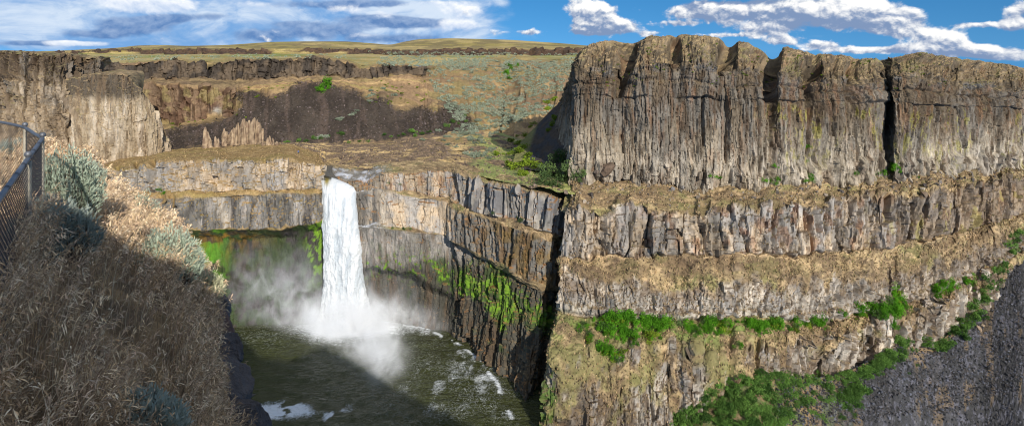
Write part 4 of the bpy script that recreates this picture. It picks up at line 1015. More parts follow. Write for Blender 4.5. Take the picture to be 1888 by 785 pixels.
gl = (1 - np.clip(low.aux['L2'] + low.aux['L3'] + low.aux['L4'], 0, 1) > .6)
for p_, n_, cond_, h_, s_ in [(low, 26000, gl, .62, 1), (low, 8000, (low.N[..., 2] > .45) & ~gl, .55, 2), (butte, 3500, (butte.R2 < 2.4) & (butte.R2 > .9) & (butte.N[..., 2] > .5), .5, 3),
                             (bench, 5000, (bench.R < 1.0) | ((bench.R > 1.98) & (bench.R < 3.0)), .45, 4), (bowl, 3000, (bowl.R < 1.0) | (bowl.N[..., 2] > .5), .45, 5), (val, 5000, val.R > .3, .5, 6)]:
    b_, c_ = tufts(p_, n_, cond_, h_, pal, s_); B_.append(b_); C_.append(c_)
o = link('ledge_grass', blades_mesh('ledge_grass', np.concatenate(B_), M_TUFT, np.concatenate(C_))); tag(o, 'dry brown grass tufts on the canyon ledges', 'grass', kind='stuff')

# loose stones on the talus
def stones(p, n, cond, s0, s1, seed, pal):
    r = np.random.default_rng(seed); m = np.argwhere(cond); a = m[r.integers(len(m), size=n)]
    base = p.P[a[:, 0], a[:, 1]] + r.normal(size=(n, 3)) * np.array([.3, .3, .0])
    cube = np.array([[x, y, z] for x in (-1, 1) for y in (-1, 1) for z in (-1, 1)], float)
    s = s0 * (s1 / s0) ** (r.uniform(size=n) ** 3.0)
    v = cube[None] * r.uniform(.35, 1.1, (n, 8, 3)) * (s[:, None, None] * .5) * r.uniform(.7, 1.3, (n, 1, 3))
    an = r.uniform(0, 6.28, n); c, sn = np.cos(an)[:, None], np.sin(an)[:, None]
    v = np.stack([v[..., 0] * c - v[..., 1] * sn, v[..., 0] * sn + v[..., 1] * c, v[..., 2]], -1) + base[:, None] + np.array([0, 0, .12]) * s[:, None, None]
    fq = np.array([[0, 1, 3, 2], [4, 6, 7, 5], [0, 4, 5, 1], [2, 3, 7, 6], [0, 2, 6, 4], [1, 5, 7, 3]])
    f = (np.arange(n)[:, None, None] * 8 + fq[None]).reshape(-1, 4)
    cc = np.repeat((pal[r.integers(len(pal), size=n)] * r.uniform(.7, 1.35, (n, 1)))[:, None], 8, 1)
    return v.reshape(-1, 3), f, cc.reshape(-1, 3)
spal = np.array([TALB, TALB * .75, lin(100, 100, 106), lin(88, 82, 78)])
v1_, f1_, c1_ = stones(tls, 26000, (tls.PX > 1430) & (tls.PY < 820), .16, .8, 3, spal)
v2_, f2_, c2_ = stones(far, 5000, far.aux['scr'] > .6, .4, 1.3, 4, np.array([TAL, TAL * .75, lin(104, 92, 88)]))
v3_, f3_, c3_ = stones(val, 2500, val.R > .8, .3, 1.4, 6, np.array([lin(120, 104, 90), lin(92, 80, 72), lin(140, 124, 104)]))
v4_, f4_, c4_ = stones(low, 900, (low.R < .9) & (low.R > .15), .3, 1.5, 7, np.array([lin(120, 110, 100), lin(92, 84, 78), lin(150, 138, 122)]))
fs_, vs_, k_ = [], [], 0
for v_, f_ in ((v1_, f1_), (v2_, f2_), (v3_, f3_), (v4_, f4_)): vs_.append(v_); fs_.append(f_ + k_); k_ += len(v_)
o = link('scree_stones', mesh_np('scree_stones', np.concatenate(vs_), np.concatenate(fs_), M_ROCK, np.concatenate([c1_, c2_, c3_, c4_]))); tag(o, 'loose broken basalt stones strewn over the talus and scree', 'stones', kind='stuff')

# boulders
def boulder_mesh(name, seed, c, n=26):
    r = np.random.default_rng(seed)
    bm = bmesh.new(); bmesh.ops.create_icosphere(bm, subdivisions=4, radius=1.0)
    v = np.array([x.co[:] for x in bm.verts]); f = np.array([[q.index for q in x.verts] for x in bm.faces]); bm.free()
    pl = rand_unit(r, n); hh = r.uniform(.62, 1.0, n)
    dt = v @ pl.T; rad = np.where(dt > .05, hh / np.maximum(dt, .05), 9).min(1)
    v = v * np.minimum(rad, 1.15)[:, None]
    v += (fbm(v[:, 0] * 4 + 5, v[:, 1] * 4 + v[:, 2] * 3, seed, 5, .6) - .5)[:, None] * v * .3
    cc = mixc(c * .7, c * 1.15, fbm(v[:, 0] * 3 + 9, v[:, 2] * 3 + v[:, 1] * 2, seed + 3, 4))
    return mesh_np(name, v, f, M_ROCK, cc)
def boulder(px, py, s, c, label, seed, sink=.35, group=None):
    loc, n, ob = hit(px, py)
    if loc is None: return
    o = link('boulder', boulder_mesh('boulder', seed, c)); tag(o, label, 'boulder', group)
    o.scale = s; o.rotation_euler = (seed * .7, seed * .4, seed * 1.3); o.location = loc + Vector((0, 0, max(s) * (.5 - sink)))
boulder(1119, 316, (2.7, 2.4, 3.2), lin(110, 92, 76), 'largest brown boulder leaning on the left end of the butte foot', 1)
boulder(1100, 318, (1.1, 1.0, .9), lin(118, 104, 92), 'small grey brown boulder just left of the largest boulder at the butte foot', 2)
boulder(1117, 322, (1.2, 1.1, 1.4), lin(84, 78, 76), 'dark upright boulder below the largest boulder at the butte foot', 3)
boulder(1092, 312, (.9, .8, .7), lin(120, 98, 78), 'small brown boulder at the left corner of the butte foot', 4)
boulder(1241, 350, (1.3, .9, .9), lin(128, 122, 116), 'light grey boulder on the grass below the middle of the butte', 5)
boulder(1258, 346, (1.1, .8, .8), lin(134, 128, 120), 'flat pale boulder right of the light grey one on the grass below the butte', 6)
boulder(1549, 353, (1.3, 1.0, 1.1), lin(98, 92, 88), 'dark boulder on the grass under the gap between the butte halves', 7)
boulder(1805, 606, (1.1, 1.0, 1.1), lin(158, 136, 112), 'larger tan boulder alone on the blue grey talus', 8)
boulder(1812, 600, (.7, .7, .7), lin(166, 146, 120), 'smaller tan boulder beside the larger one on the blue grey talus', 9)
boulder(1310, 468, (1.2, .9, 1.0), lin(120, 112, 104), 'grey boulder on the ledge under the blocky middle band', 10)

# rock spires on the bench
def spires(name, pts, label, seed, spread=2.0):
    r = np.random.default_rng(seed); V_, F_, C2 = [], [], []; k = 0
    base = np.array(hit(pts[0][0], pts[0][3])[0]); Yd = base[1]
    for px, pyt, wd, pyb in pts:
        y = Yd + r.normal() * spread * .4; x = (px - CX) / F * Yd; zt = (YH - pyt) / F * Yd; zb = base[2] - 3.0
        rad = wd / F * Yd * .5; nz, na = 30, 9
        t = np.linspace(0, 1, nz); an = np.linspace(0, 2 * PI, na, endpoint=False)
        T_, A_ = np.meshgrid(t, an, indexing='ij')
        step_ = np.floor(T_ * 5 + r.uniform()) / 5
        rr = rad * (1.25 - .30 * T_ - .38 * step_ * r.uniform(.4, 1) - .35 * ss(.8, 1, T_)) * (1 + .5 * (fbm(A_ * 1.6 + px, T_ * 5 + px, seed, 4, .6) - .5) + .25 * np.sign(np.sin(A_ * 3 + px)) * .4)
        rr[-1] *= .35
        lean = r.normal() * .5 * T_
        v = np.stack([x + rr * np.cos(A_) + lean, y + rr * np.sin(A_), zb + (zt - zb) * T_ + .5 * (fbm(A_ * 2, T_ * 0 + px, seed + 1, 2) - .5) * T_], -1)
        idx = np.arange(nz * na).reshape(nz, na)
        f = np.stack([idx[:-1], np.roll(idx[:-1], -1, 1), np.roll(idx[1:], -1, 1), idx[1:]], -1).reshape(-1, 4)
        cc = mixc(lin(172, 150, 122), lin(124, 104, 86), ss(.42, .66, fbm(A_ * 1.2 + px, T_ * 6, seed + 2, 4))); cc = mixc(cc, lin(110, 84, 66), ss(.5, .7, fbm(A_ * 3, T_ * 4 + px, seed + 4, 3)) * .5)
        V_.append(v.reshape(-1, 3)); F_.append(f + k); C2.append(cc.reshape(-1, 3)); k += nz * na
    o = link(name, mesh_np(name, np.concatenate(V_), np.concatenate(F_), M_ROCK, np.concatenate(C2))); tag(o, label, 'rock spire', 'rock spires on the bench')
spires('rock_spire', [(379, 234, 9, 272), (376, 240, 6, 272), (384, 243, 7, 272), (391, 252, 7, 272), (398, 251, 6, 272), (388, 259, 9, 272), (402, 256, 6, 272)], 'thin tan rock spire standing at the left end of the spires on the bench', 5)
mp = [(px + R2.normal() * 2, np.interp(px, [409, 414, 420, 428, 436, 444, 452, 458, 466, 472, 478, 482, 485], [242, 239, 252, 242, 236, 226, 219, 226, 217, 221, 231, 244, 256]) + R2.normal() * 2.2, R2.uniform(5, 10), 268) for px in np.linspace(409, 484, 40)]
spires('rock_spire', mp, 'broad tan wall of jagged rock spires, tallest on the bench', 6, 4.0)
spires('rock_spire', [(487, 262, 8, 268), (492, 254, 6, 268), (497, 250, 6, 268), (502, 256, 7, 268), (507, 254, 5, 268), (512, 260, 6, 268), (496, 262, 10, 268)], 'low brown cluster of rock spires at the right end of the spires on the bench', 7)

# ------------------------------------------------------------------ water
ZP = -112.0
def water_mat(name, base, bump=.5, scale=.45):
    m, nt = new_mat(name); L = nt.links.new
    out = nd(nt, 'ShaderNodeOutputMaterial'); b = nd(nt, 'ShaderNodeBsdfPrincipled')
    b.inputs['Roughness'].default_value = .12; b.inputs['IOR'].default_value = 1.33
    at = nd(nt, 'ShaderNodeAttribute', attribute_name='Col'); g = nd(nt, 'ShaderNodeNewGeometry')
    sp = nd(nt, 'ShaderNodeSeparateColor'); L(at.outputs['Color'], sp.inputs[0])
    fn = nd(nt, 'ShaderNodeTexNoise'); fn.inputs['Scale'].default_value = 1.3; fn.inputs['Detail'].default_value = 8; fn.inputs['Roughness'].default_value = .7; fn.inputs['Distortion'].default_value = 1.2
    L(g.outputs['Position'], fn.inputs['Vector'])
    ad = nd(nt, 'ShaderNodeMath', operation='MULTIPLY_ADD'); ad.inputs[1].default_value = 1.7; L(fn.outputs['Fac'], ad.inputs[0]); L(sp.outputs[0], ad.inputs[2])
    mr = nd(nt, 'ShaderNodeMapRange'); mr.inputs['From Min'].default_value = 1.16; mr.inputs['From Max'].default_value = 1.62; L(ad.outputs[0], mr.inputs['Value'])
    rn = nd(nt, 'ShaderNodeTexNoise'); rn.inputs['Scale'].default_value = .42; rn.inputs['Detail'].default_value = 5; rn.inputs['Roughness'].default_value = .6; rn.inputs['Distortion'].default_value = 1.6
    L(g.outputs['Position'], rn.inputs['Vector'])
    r1 = nd(nt, 'ShaderNodeMath', operation='SUBTRACT'); r1.inputs[1].default_value = .5; L(rn.outputs['Fac'], r1.inputs[0])
    r2 = nd(nt, 'ShaderNodeMath', operation='ABSOLUTE'); L(r1.outputs[0], r2.inputs[0])
    r3 = nd(nt, 'ShaderNodeMapRange'); r3.inputs['From Min'].default_value = .022; r3.inputs['From Max'].default_value = .0; L(r2.outputs[0], r3.inputs['Value'])
    r4 = nd(nt, 'ShaderNodeMath', operation='MULTIPLY'); L(r3.outputs[0], r4.inputs[0]); L(sp.outputs[1], r4.inputs[1])
    r5 = nd(nt, 'ShaderNodeMath', operation='MULTIPLY'); L(r4.outputs[0], r5.inputs[0]); L(fn.outputs['Fac'], r5.inputs[1])
    r6 = nd(nt, 'ShaderNodeMath', operation='MAXIMUM'); L(r5.outputs[0], r6.inputs[0]); L(mr.outputs[0], r6.inputs[1])
    n0 = nd(nt, 'ShaderNodeTexNoise'); n0.inputs['Scale'].default_value = .12; n0.inputs['Detail'].default_value = 5; L(g.outputs['Position'], n0.inputs['Vector'])
    cm = nd(nt, 'ShaderNodeMix', data_type='RGBA'); cm.inputs[6].default_value = (*(base * .75), 1); cm.inputs[7].default_value = (*(base * 1.25), 1); L(n0.outputs['Fac'], cm.inputs[0])
    mx = nd(nt, 'ShaderNodeMix', data_type='RGBA'); L(r6.outputs[0], mx.inputs[0]); L(cm.outputs[2], mx.inputs[6]); mx.inputs[7].default_value = (.78, .8, .8, 1)
    L(mx.outputs[2], b.inputs['Base Color'])
    rr = nd(nt, 'ShaderNodeMapRange'); rr.inputs['To Min'].default_value = .12; rr.inputs['To Max'].default_value = .8; L(mr.outputs[0], rr.inputs['Value']); L(rr.outputs[0], b.inputs['Roughness'])
    mp = nd(nt, 'ShaderNodeMapping'); mp.inputs['Scale'].default_value = (.55, 1.0, 1); mp.inputs['Rotation'].default_value = (0, 0, -.35); L(g.outputs['Position'], mp.inputs['Vector'])
    n2 = nd(nt, 'ShaderNodeTexNoise'); n2.inputs['Scale'].default_value = scale * 1.5; n2.inputs['Detail'].default_value = 6; n2.inputs['Roughness'].default_value = .6; n2.inputs['Distortion'].default_value = .6; L(mp.outputs[0], n2.inputs['Vector'])
    bp = nd(nt, 'ShaderNodeBump'); bp.inputs['Strength'].default_value = bump; bp.inputs['Distance'].default_value = 3.2; L(n2.outputs['Fac'], bp.inputs['Height']); L(bp.outputs[0], b.inputs['Normal'])
    L(b.outputs[0], out.inputs[0]); return m
M_POOL = water_mat('pool_water', lin(62, 65, 35))
gx = np.arange(-190, 66, .5); gy = np.arange(120, 270, .5)
X_, Y_ = np.meshgrid(gx, gy, indexing='ij')
ppx = X_ / Y_ * F + CX; ppy = YH - ZP / Y_ * F
dpl = np.hypot((X_ + 66) / 1.35, Y_ - 249)
foam = .62 * np.exp(-(dpl / 13) ** 2) + .22 * np.exp(-((X_ + 60) / 30) ** 2 - ((Y_ - 247) / 6) ** 2)
bl = np.interp(Y_, [183, 200, 208, 218, 227, 237, 246, 252], [3.0, -1.5, -3.5, -8.5, -13.5, -21.5, -31, -45])
foam += (.20 * np.exp(-((X_ - bl + 2.0 + 3 * (fbm(X_ / 6, Y_ / 6, 408, 3) - .5)) / .9) ** 2) + .10 * np.exp(-((X_ - bl + 5) / 5) ** 2)) * ss(176, 190, Y_) * ss(.38, .62, fbm(X_ / 2, Y_ / 3, 402, 4)) * 1.7
foam += .42 * (.55 + .9 * fbm(X_ / 1.2, Y_ / 1.0, 412, 4, .6)) * np.exp(-(((X_ + 72) / 9) ** 2 + ((Y_ - 190.5) / 4.2) ** 2)) * ss(.38, .55, fbm(X_ / 5, Y_ / 4, 403, 4)) * 2 + .3 * np.exp(-(((X_ + 54) / 5) ** 2 + ((Y_ - 187) / 6) ** 2)) * ss(.45, .6, fbm(X_ / 3, Y_ / 4, 404, 4)) * 1.6
foam += .18 * np.exp(-((X_ + 25) / 22) ** 2 - ((Y_ - 205) / 25) ** 2) * ss(.4, .7, fbm(X_ / 5, Y_ / 6, 405, 3)) * 1.5 + .04 * ss(.5, .7, fbm(X_ / 12, Y_ / 9, 406, 4))
foam += .12 * np.exp(-((Y_ - 253) / 3) ** 2) * (X_ < -60)
wz = ZP + .75 * (fbm(X_ / 7 + Y_ / 20, Y_ / 3.4, 401, 4) - .5) + .5 * (fbm(X_ / 2.4, Y_ / 1.6, 407, 3) - .5) + 1.2 * np.exp(-(dpl / 10) ** 2) + .22 * np.sin(dpl * .9 + 5 * fbm(X_ / 9, Y_ / 9, 409, 3)) * np.exp(-dpl / 38)
idx = np.arange(X_.size).reshape(X_.shape)
f = np.stack([idx[:-1, :-1], idx[1:, :-1], idx[1:, 1:], idx[:-1, 1:]], -1).reshape(-1, 4)
foam = foam * 1.7
stre = .9 * np.exp(-((X_ + 22) / 24) ** 2 - ((Y_ - 205) / 26) ** 2) + .7 * np.exp(-((X_ + 95) / 26) ** 2 - ((Y_ - 238) / 12) ** 2) + .5 * np.exp(-(dpl / 26) ** 2) + .6 * np.exp(-((X_ - bl + 6) / 7) ** 2) * ss(170, 190, Y_)
stre *= .35 + .65 * ss(.35, .6, fbm(X_ / 8, Y_ / 8, 410, 3))
cc = np.stack([np.clip(foam, 0, 1), np.clip(stre, 0, 1), foam * 0], -1)
o = link('plunge_pool', mesh_np('plunge_pool', np.stack([X_, Y_, wz], -1).reshape(-1, 3), f, M_POOL, cc.reshape(-1, 3), smooth=True)); tag(o, 'olive brown water of the plunge pool below the falls', 'water', kind='structure')
# river above the lip
M_RIV = water_mat('river_water', lin(92, 84, 66), .15, .8)
def strip(pts, z):
    v = []
    for (x0, y0, d0), (x1, y1, d1) in pts: v += [W(x0, y0, d0), W(x1, y1, d1)]
    n = len(pts); return np.array(v), np.array([[2 * i, 2 * i + 1, 2 * i + 3, 2 * i + 2] for i in range(n - 1)])
v, f = strip([((593, 330, 254), (652, 346, 253.6)), ((594, 324, 258), (624, 331, 257.5)), ((594, 317, 264), (613, 318, 266)), ((592, 309, 273), (613, 309, 276)), ((591, 305, 280), (615, 305, 282))], 0)
o = link('river', mesh_np('river', v, f, M_RIV, np.zeros((len(v), 3)), smooth=True)); tag(o, 'dark river sliding to the lip of the waterfall', 'water', kind='structure')

# waterfall: a rounded falling body of water with ragged streaks
hs_ = np.array([(324, 594, 600, 257, .4), (330, 593, 620, 255.5, 1.0), (338, 593, 640, 254, 1.6), (346, 593.5, 653, 253, 2.0), (354, 594, 656, 252.4, 2.3), (400, 594, 659, 251, 2.8), (450, 595.5, 664, 250, 3.2), (500, 597, 668, 249.4, 3.6), (540, 597, 674, 249, 4.0), (575, 591, 683, 248.6, 5.0), (600, 580, 696, 248.2, 6.5)])
nz, na = 420, 260
py = np.linspace(324, 600, nz); an = np.linspace(0, 2 * PI, na, endpoint=False)
l_, r_, d_, th = [np.interp(py, hs_[:, 0], hs_[:, k]) for k in (1, 2, 3, 4)]
A_, P_ = np.meshgrid(an, py, indexing='xy'); s_ = np.cos(A_)
cxp, hw = (l_ + r_) / 2, (r_ - l_) / 2
Yc = d_[:, None] - 1.0 - th[:, None] * np.sin(A_) * -1
Yc = d_[:, None] + th[:, None] * -np.sin(A_)
pxw = cxp[:, None] + hw[:, None] * np.sign(s_) * np.abs(s_) ** .8
X_ = (pxw - CX) / F * d_[:, None]; Z_ = (YH - P_) / F * d_[:, None]
fall = (P_ - 324) / 276
u = X_ + 2 * np.sin(A_)
stk = fbm(u / 1.1, Z_ / 16 + 3, 411, 4, .6) - .5
clm = fbm(u / 1.6 + .5 * fbm(u / 3, Z_ / 3, 419, 2), Z_ / 4.5, 412, 5, .62) - .5
dsp = 2.0 * stk * (.3 + fall) + 4.2 * clm * (.15 + fall) + 2.0 * (fbm(u / .5, Z_ / 2.2, 413, 3) - .5) * fall
X_ = X_ + s_ * dsp * .5; Yw = Yc - np.abs(np.sin(A_)) * np.sign(np.sin(A_)) * dsp
idx = np.arange(nz * na).reshape(nz, na)
f = np.stack([idx[:-1], np.roll(idx[:-1], -1, 1), np.roll(idx[1:], -1, 1), idx[1:]], -1).reshape(-1, 4)
def fall_mat():
    m, nt = new_mat('falling_water'); L = nt.links.new
    out = nd(nt, 'ShaderNodeOutputMaterial'); b = nd(nt, 'ShaderNodeBsdfPrincipled'); b.inputs['Roughness'].default_value = .55
    b.inputs['Specular IOR Level'].default_value = .3
    at = nd(nt, 'ShaderNodeAttribute', attribute_name='Col'); L(at.outputs['Color'], b.inputs['Base Color'])
    g = nd(nt, 'ShaderNodeNewGeometry'); mp = nd(nt, 'ShaderNodeMapping'); mp.inputs['Scale'].default_value = (1.6, 1.6, .3); L(g.outputs['Position'], mp.inputs['Vector'])
    n = nd(nt, 'ShaderNodeTexNoise'); n.inputs['Scale'].default_value = 1.0; n.inputs['Detail'].default_value = 6; n.inputs['Roughness'].default_value = .65; L(mp.outputs[0], n.inputs['Vector'])
    bp = nd(nt, 'ShaderNodeBump'); bp.inputs['Strength'].default_value = .6; bp.inputs['Distance'].default_value = .6; L(n.outputs['Fac'], bp.inputs['Height']); L(bp.outputs[0], b.inputs['Normal'])
    tl = nd(nt, 'ShaderNodeBsdfTranslucent'); tl.inputs['Color'].default_value = (.92, .93, .92, 1)
    ms = nd(nt, 'ShaderNodeMixShader'); ms.inputs[0].default_value = .25; L(b.outputs[0], ms.inputs[1]); L(tl.outputs[0], ms.inputs[2]); L(ms.outputs[0], out.inputs[0])
    return m
wc = mixc(np.array([.82, .83, .82]), np.array([.60, .64, .66]), ss(.0, .16, -stk * 1.0 - clm * .5))
wc = mixc(wc, lin(150, 132, 52), ss(0, 1, np.exp(-((pxw - 604) / 5) ** 2) * (1 - ss(328, 350, P_)) + .15 * np.exp(-((pxw - 615) / 14) ** 2) * (1 - ss(330, 420, P_))))
wc = mixc(wc, lin(60, 54, 36), (1 - ss(325, 333, P_ - (pxw > 605) * (pxw - 605) * .3)) * (pxw < 612))
wf = link('waterfall', mesh_np('waterfall', np.stack([X_, Yw, Z_], -1).reshape(-1, 3), f, fall_mat(), wc.reshape(-1, 3), smooth=True)); tag(wf, 'tall white waterfall dropping from the river lip into the plunge pool', 'waterfall')

# mist
def mist(name, blobs, label, nsc=.13, thr=(.40, .64)):
    """blobs: (x,y,z, rx,ry,rz, density)"""
    b = np.array(blobs); lo = (b[:, :3] - 2.1 * b[:, 3:6]).min(0); hi = (b[:, :3] + 2.1 * b[:, 3:6]).max(0)
    lo[2] = max(lo[2], ZP + .8); hi[1] = min(hi[1], 262)
    x0, y0, z0 = lo; x1, y1, z1 = hi
    v = [(x, y, z) for x in (x0, x1) for y in (y0, y1) for z in (z0, z1)]
    fq = np.array([[0, 1, 3, 2], [4, 6, 7, 5], [0, 4, 5, 1], [2, 3, 7, 6], [0, 2, 6, 4], [1, 5, 7, 3]])
    m, nt = new_mat(name); L = nt.links.new
    def Mm(op, a, c):
        n = nt.nodes.new('ShaderNodeMath'); n.operation = op
        for i, q in enumerate((a, c)):
            if isinstance(q, (int, float)): n.inputs[i].default_value = q
            else: L(q, n.inputs[i])
        return n.outputs[0]
    g = nd(nt, 'ShaderNodeNewGeometry'); tot = None
    for bx in blobs:
        s1 = nd(nt, 'ShaderNodeVectorMath', operation='SUBTRACT'); L(g.outputs['Position'], s1.inputs[0]); s1.inputs[1].default_value = bx[:3]
        s2 = nd(nt, 'ShaderNodeVectorMath', operation='DIVIDE'); L(s1.outputs[0], s2.inputs[0]); s2.inputs[1].default_value = bx[3:6]
        dt = nd(nt, 'ShaderNodeVectorMath', operation='DOT_PRODUCT'); L(s2.outputs[0], dt.inputs[0]); L(s2.outputs[0], dt.inputs[1])
        e = Mm('MULTIPLY', Mm('POWER', 2.718, Mm('MULTIPLY', dt.outputs['Value'], -1.0)), bx[6])
        tot = e if tot is None else Mm('ADD', tot, e)
    mp = nd(nt, 'ShaderNodeMapping'); mp.inputs['Scale'].default_value = (1, 1, .75); mp.inputs['Rotation'].default_value = (0, .5, 0); L(g.outputs['Position'], mp.inputs['Vector'])
    n = nd(nt, 'ShaderNodeTexNoise'); n.inputs['Scale'].default_value = nsc; n.inputs['Detail'].default_value = 6; n.inputs['Roughness'].default_value = .6; n.inputs['Distortion'].default_value = .7; L(mp.outputs[0], n.inputs['Vector'])
    r = nd(nt, 'ShaderNodeMapRange'); r.inputs['From Min'].default_value = thr[0]; r.inputs['From Max'].default_value = thr[1]; r.inputs['To Min'].default_value = .05; L(n.outputs['Fac'], r.inputs['Value'])
    den = Mm('MULTIPLY', tot, r.outputs[0]); den = Mm('SUBTRACT', den, .0005); den = Mm('MAXIMUM', den, 0.0)
    vol = nd(nt, 'ShaderNodeVolumePrincipled'); vol.inputs['Color'].default_value = (.98, .99, 1, 1); vol.inputs['Anisotropy'].default_value = -.35; L(den, vol.inputs['Density'])
    out = nd(nt, 'ShaderNodeOutputMaterial'); L(vol.outputs[0], out.inputs['Volume'])
    o = link('mist', mesh_np('mist', v, fq, m)); tag(o, label, 'mist', kind='stuff')
mist('plunge_mist', [(-67, 244, -108, 12, 6, 6.5, .9), (-62, 238, -108, 9, 7, 6, .30), (-55, 229, -108, 7, 9, 5.5, .15), (-46, 219, -108, 6, 8, 5.5, .13), (-43, 209, -108, 5, 7, 4.5, .08), (-67, 245, -100, 6, 5, 7, .10), (-62, 248, -86, 9, 3.5, 12, .035), (-78, 248, -108, 12, 4, 4, .16)], 'white spray billowing at the foot of the waterfall')
mist('drift_mist', [(-86, 248, -104, 9, 3.5, 10, .11), (-98, 248, -100, 11, 3.5, 13, .075), (-106, 248, -92, 9, 3, 11, .04), (-84, 247, -90, 9, 3, 9, .05)], 'thin mist drifting up the dark wall left of the waterfall', .2, (.40, .68))
mist('side_mist', [(-50, 246, -105, 8, 4, 5, .14), (-40, 246, -107, 8, 4, 3.8, .11), (-33, 243, -109, 6, 4, 2.6, .10), (-46, 247, -98, 9, 3, 8, .03)], 'low mist blown along the wall right of the waterfall', .2, (.40, .68))

# ------------------------------------------------------------------ person on the bench
def person():
    loc = hit(550, 284.5)[0]
    me = bpy.data.meshes.new('person'); bm = bmesh.new()
    J = {'pel': (0, 0, .95), 'wai': (0, 0, 1.1), 'che': (0, -.01, 1.32), 'nec': (0, 0, 1.5), 'hea': (0, -.02, 1.62), 'top': (0, -.01, 1.74)}
    rad = {'pel': .15, 'wai': .13, 'che': .16, 'nec': .06, 'hea': .10, 'top': .075}
    for s, sg_ in (('l', 1), ('r', -1)):
        J.update({'hip' + s: (.10 * sg_, 0, .88), 'kne' + s: (.11 * sg_, -.03, .48), 'ank' + s: (.12 * sg_, .02, .08), 'toe' + s: (.13 * sg_, -.15, .04), 'sho' + s: (.19 * sg_, 0, 1.42), 'elb' + s: (.25 * sg_, .03, 1.14), 'wri' + s: (.24 * sg_, -.06, .90), 'han' + s: (.235 * sg_, -.08, .81)})
        rad.update({'hip' + s: .10, 'kne' + s: .065, 'ank' + s: .05, 'toe' + s: .04, 'sho' + s: .07, 'elb' + s: .05, 'wri' + s: .035, 'han' + s: .035})
    E = [('pel', 'wai'), ('wai', 'che'), ('che', 'nec'), ('nec', 'hea'), ('hea', 'top')]
    for s in 'lr': E += [('pel', 'hip' + s), ('hip' + s, 'kne' + s), ('kne' + s, 'ank' + s), ('ank' + s, 'toe' + s), ('che', 'sho' + s), ('sho' + s, 'elb' + s), ('elb' + s, 'wri' + s), ('wri' + s, 'han' + s)]
    vv = {k: bm.verts.new(p) for k, p in J.items()}
    for a, b in E: bm.edges.new((vv[a], vv[b]))
    bm.to_mesh(me); names = list(J); bm.free()
    tmp = bpy.data.objects.new('tmp', me); col.objects.link(tmp)
    md = tmp.modifiers.new('skin', 'SKIN'); sub = tmp.modifiers.new('sub', 'SUBSURF'); sub.levels = sub.render_levels = 2
    for i, k in enumerate(names): me.skin_vertices[0].data[i].radius = (rad[k], rad[k])
    me.skin_vertices[0].data[0].use_root = True
    dg = bpy.context.evaluated_depsgraph_get(); ev = tmp.evaluated_get(dg)
    m2 = bpy.data.meshes.new_from_object(ev); bpy.data.objects.remove(tmp)
    skin, blue, navy, hair = simple_mat('skin', lin(190, 140, 112)), simple_mat('blue_cloth', lin(60, 110, 190), .9), simple_mat('dark_cloth', lin(26, 28, 38), .9), simple_mat('hair', lin(50, 36, 26), .8)
    m2.materials.clear()
    for q in (skin, blue, navy): m2.materials.append(q)
    for pl in m2.polygons:
        z = pl.center.z; x = abs(pl.center.x)
        pl.material_index = 0 if (z > 1.5 or (z < .9 and x > .2)) else (1 if z > .98 else 2); pl.use_smooth = True
    o = link('person', m2); tag(o, 'tiny person in blue top and dark trousers standing on the bench left of the falls', 'person')
    o.location = loc; o.rotation_euler = (0, 0, .5)
    bm = bmesh.new(); bmesh.ops.create_icosphere(bm, subdivisions=2, radius=.115); hm = bpy.data.meshes.new('hair')
    for v in bm.verts: v.co.z = max(v.co.z, -.02) + 1.66; v.co.y = v.co.y + .02
    bm.to_mesh(hm); bm.free(); hm.materials.append(hair); h = link('hair', hm, o)
person()

# ------------------------------------------------------------------ chain link fence
M_STEEL = simple_mat('galvanised_steel', lin(112, 114, 118), .5, .45, .5, .15, 9)
M_WIRE = simple_mat('dark_wire', lin(70, 70, 72), .6, .5, .4, .2, 20)
M_POST = simple_mat('weathered_post', lin(168, 160, 142), .7, .2, .4, .2, 14)
def tube(points, rad, n=10, cap=True):
    P_ = np.array(points, float); V_, F_ = [], []
    for i, p in enumerate(P_):
        t = P_[min(i + 1, len(P_) - 1)] - P_[max(i - 1, 0)]; t /= np.linalg.norm(t)
        a = np.cross(t, [0, 0, 1] if abs(t[2]) < .9 else [1, 0, 0]); a /= np.linalg.norm(a); b = np.cross(t, a)
        an = np.linspace(0, 2 * PI, n, endpoint=False); r = rad if np.isscalar(rad) else rad[i]
        V_.append(p + r * (np.cos(an)[:, None] * a + np.sin(an)[:, None] * b))
    V_ = np.concatenate(V_)
    for i in range(len(P_) - 1):
        for k in range(n): F_.append([i * n + k, i * n + (k + 1) % n, (i + 1) * n + (k + 1) % n, (i + 1) * n + k])
    return V_, np.array(F_)
ZR = -1.295
A0, A1, A2, A3, A4 = np.array([-2.93, 3.0]), np.array([-7.0, 9.1]), np.array([-8.3, 10.4]), np.array([-9.55, 11.3]), np.array([-14.0, 13.2])
def gz(x, y):
    l = down(x, y, 0.5); return l.z if l is not None else -2.6
fence = empty('chain_link_fence', (A1[0], A1[1], -2.6), 'chain link fence with galvanised top rail guarding the near slope', 'fence')
def part(name, V_, F_, mat, parent=fence, smooth=True):
    V_ = np.array(V_) - np.array(fence.location)
    return link(name, mesh_np(name, V_, F_, mat, smooth=smooth), parent)
line = [A0, A1 + (A0 - A1) * .04, A1 + (A2 - A1) * .12, A2 + (A1 - A2) * .1, A2 + (A3 - A2) * .15, A3, A4]
V_, F_ = tube([(p[0], p[1], ZR) for p in [A0, A0 + (A1 - A0) * .5, A1]], .027); part('top_rail', V_, F_, M_STEEL)
V_, F_ = tube([(p[0], p[1], ZR) for p in [A1, A1 + (A2 - A1) * .4 + np.array([-.03, .02]), A2, A2 + (A3 - A2) * .5 + np.array([-.04, .05]), A3, A4]], .024); part('top_rail', V_, F_, M_STEEL)
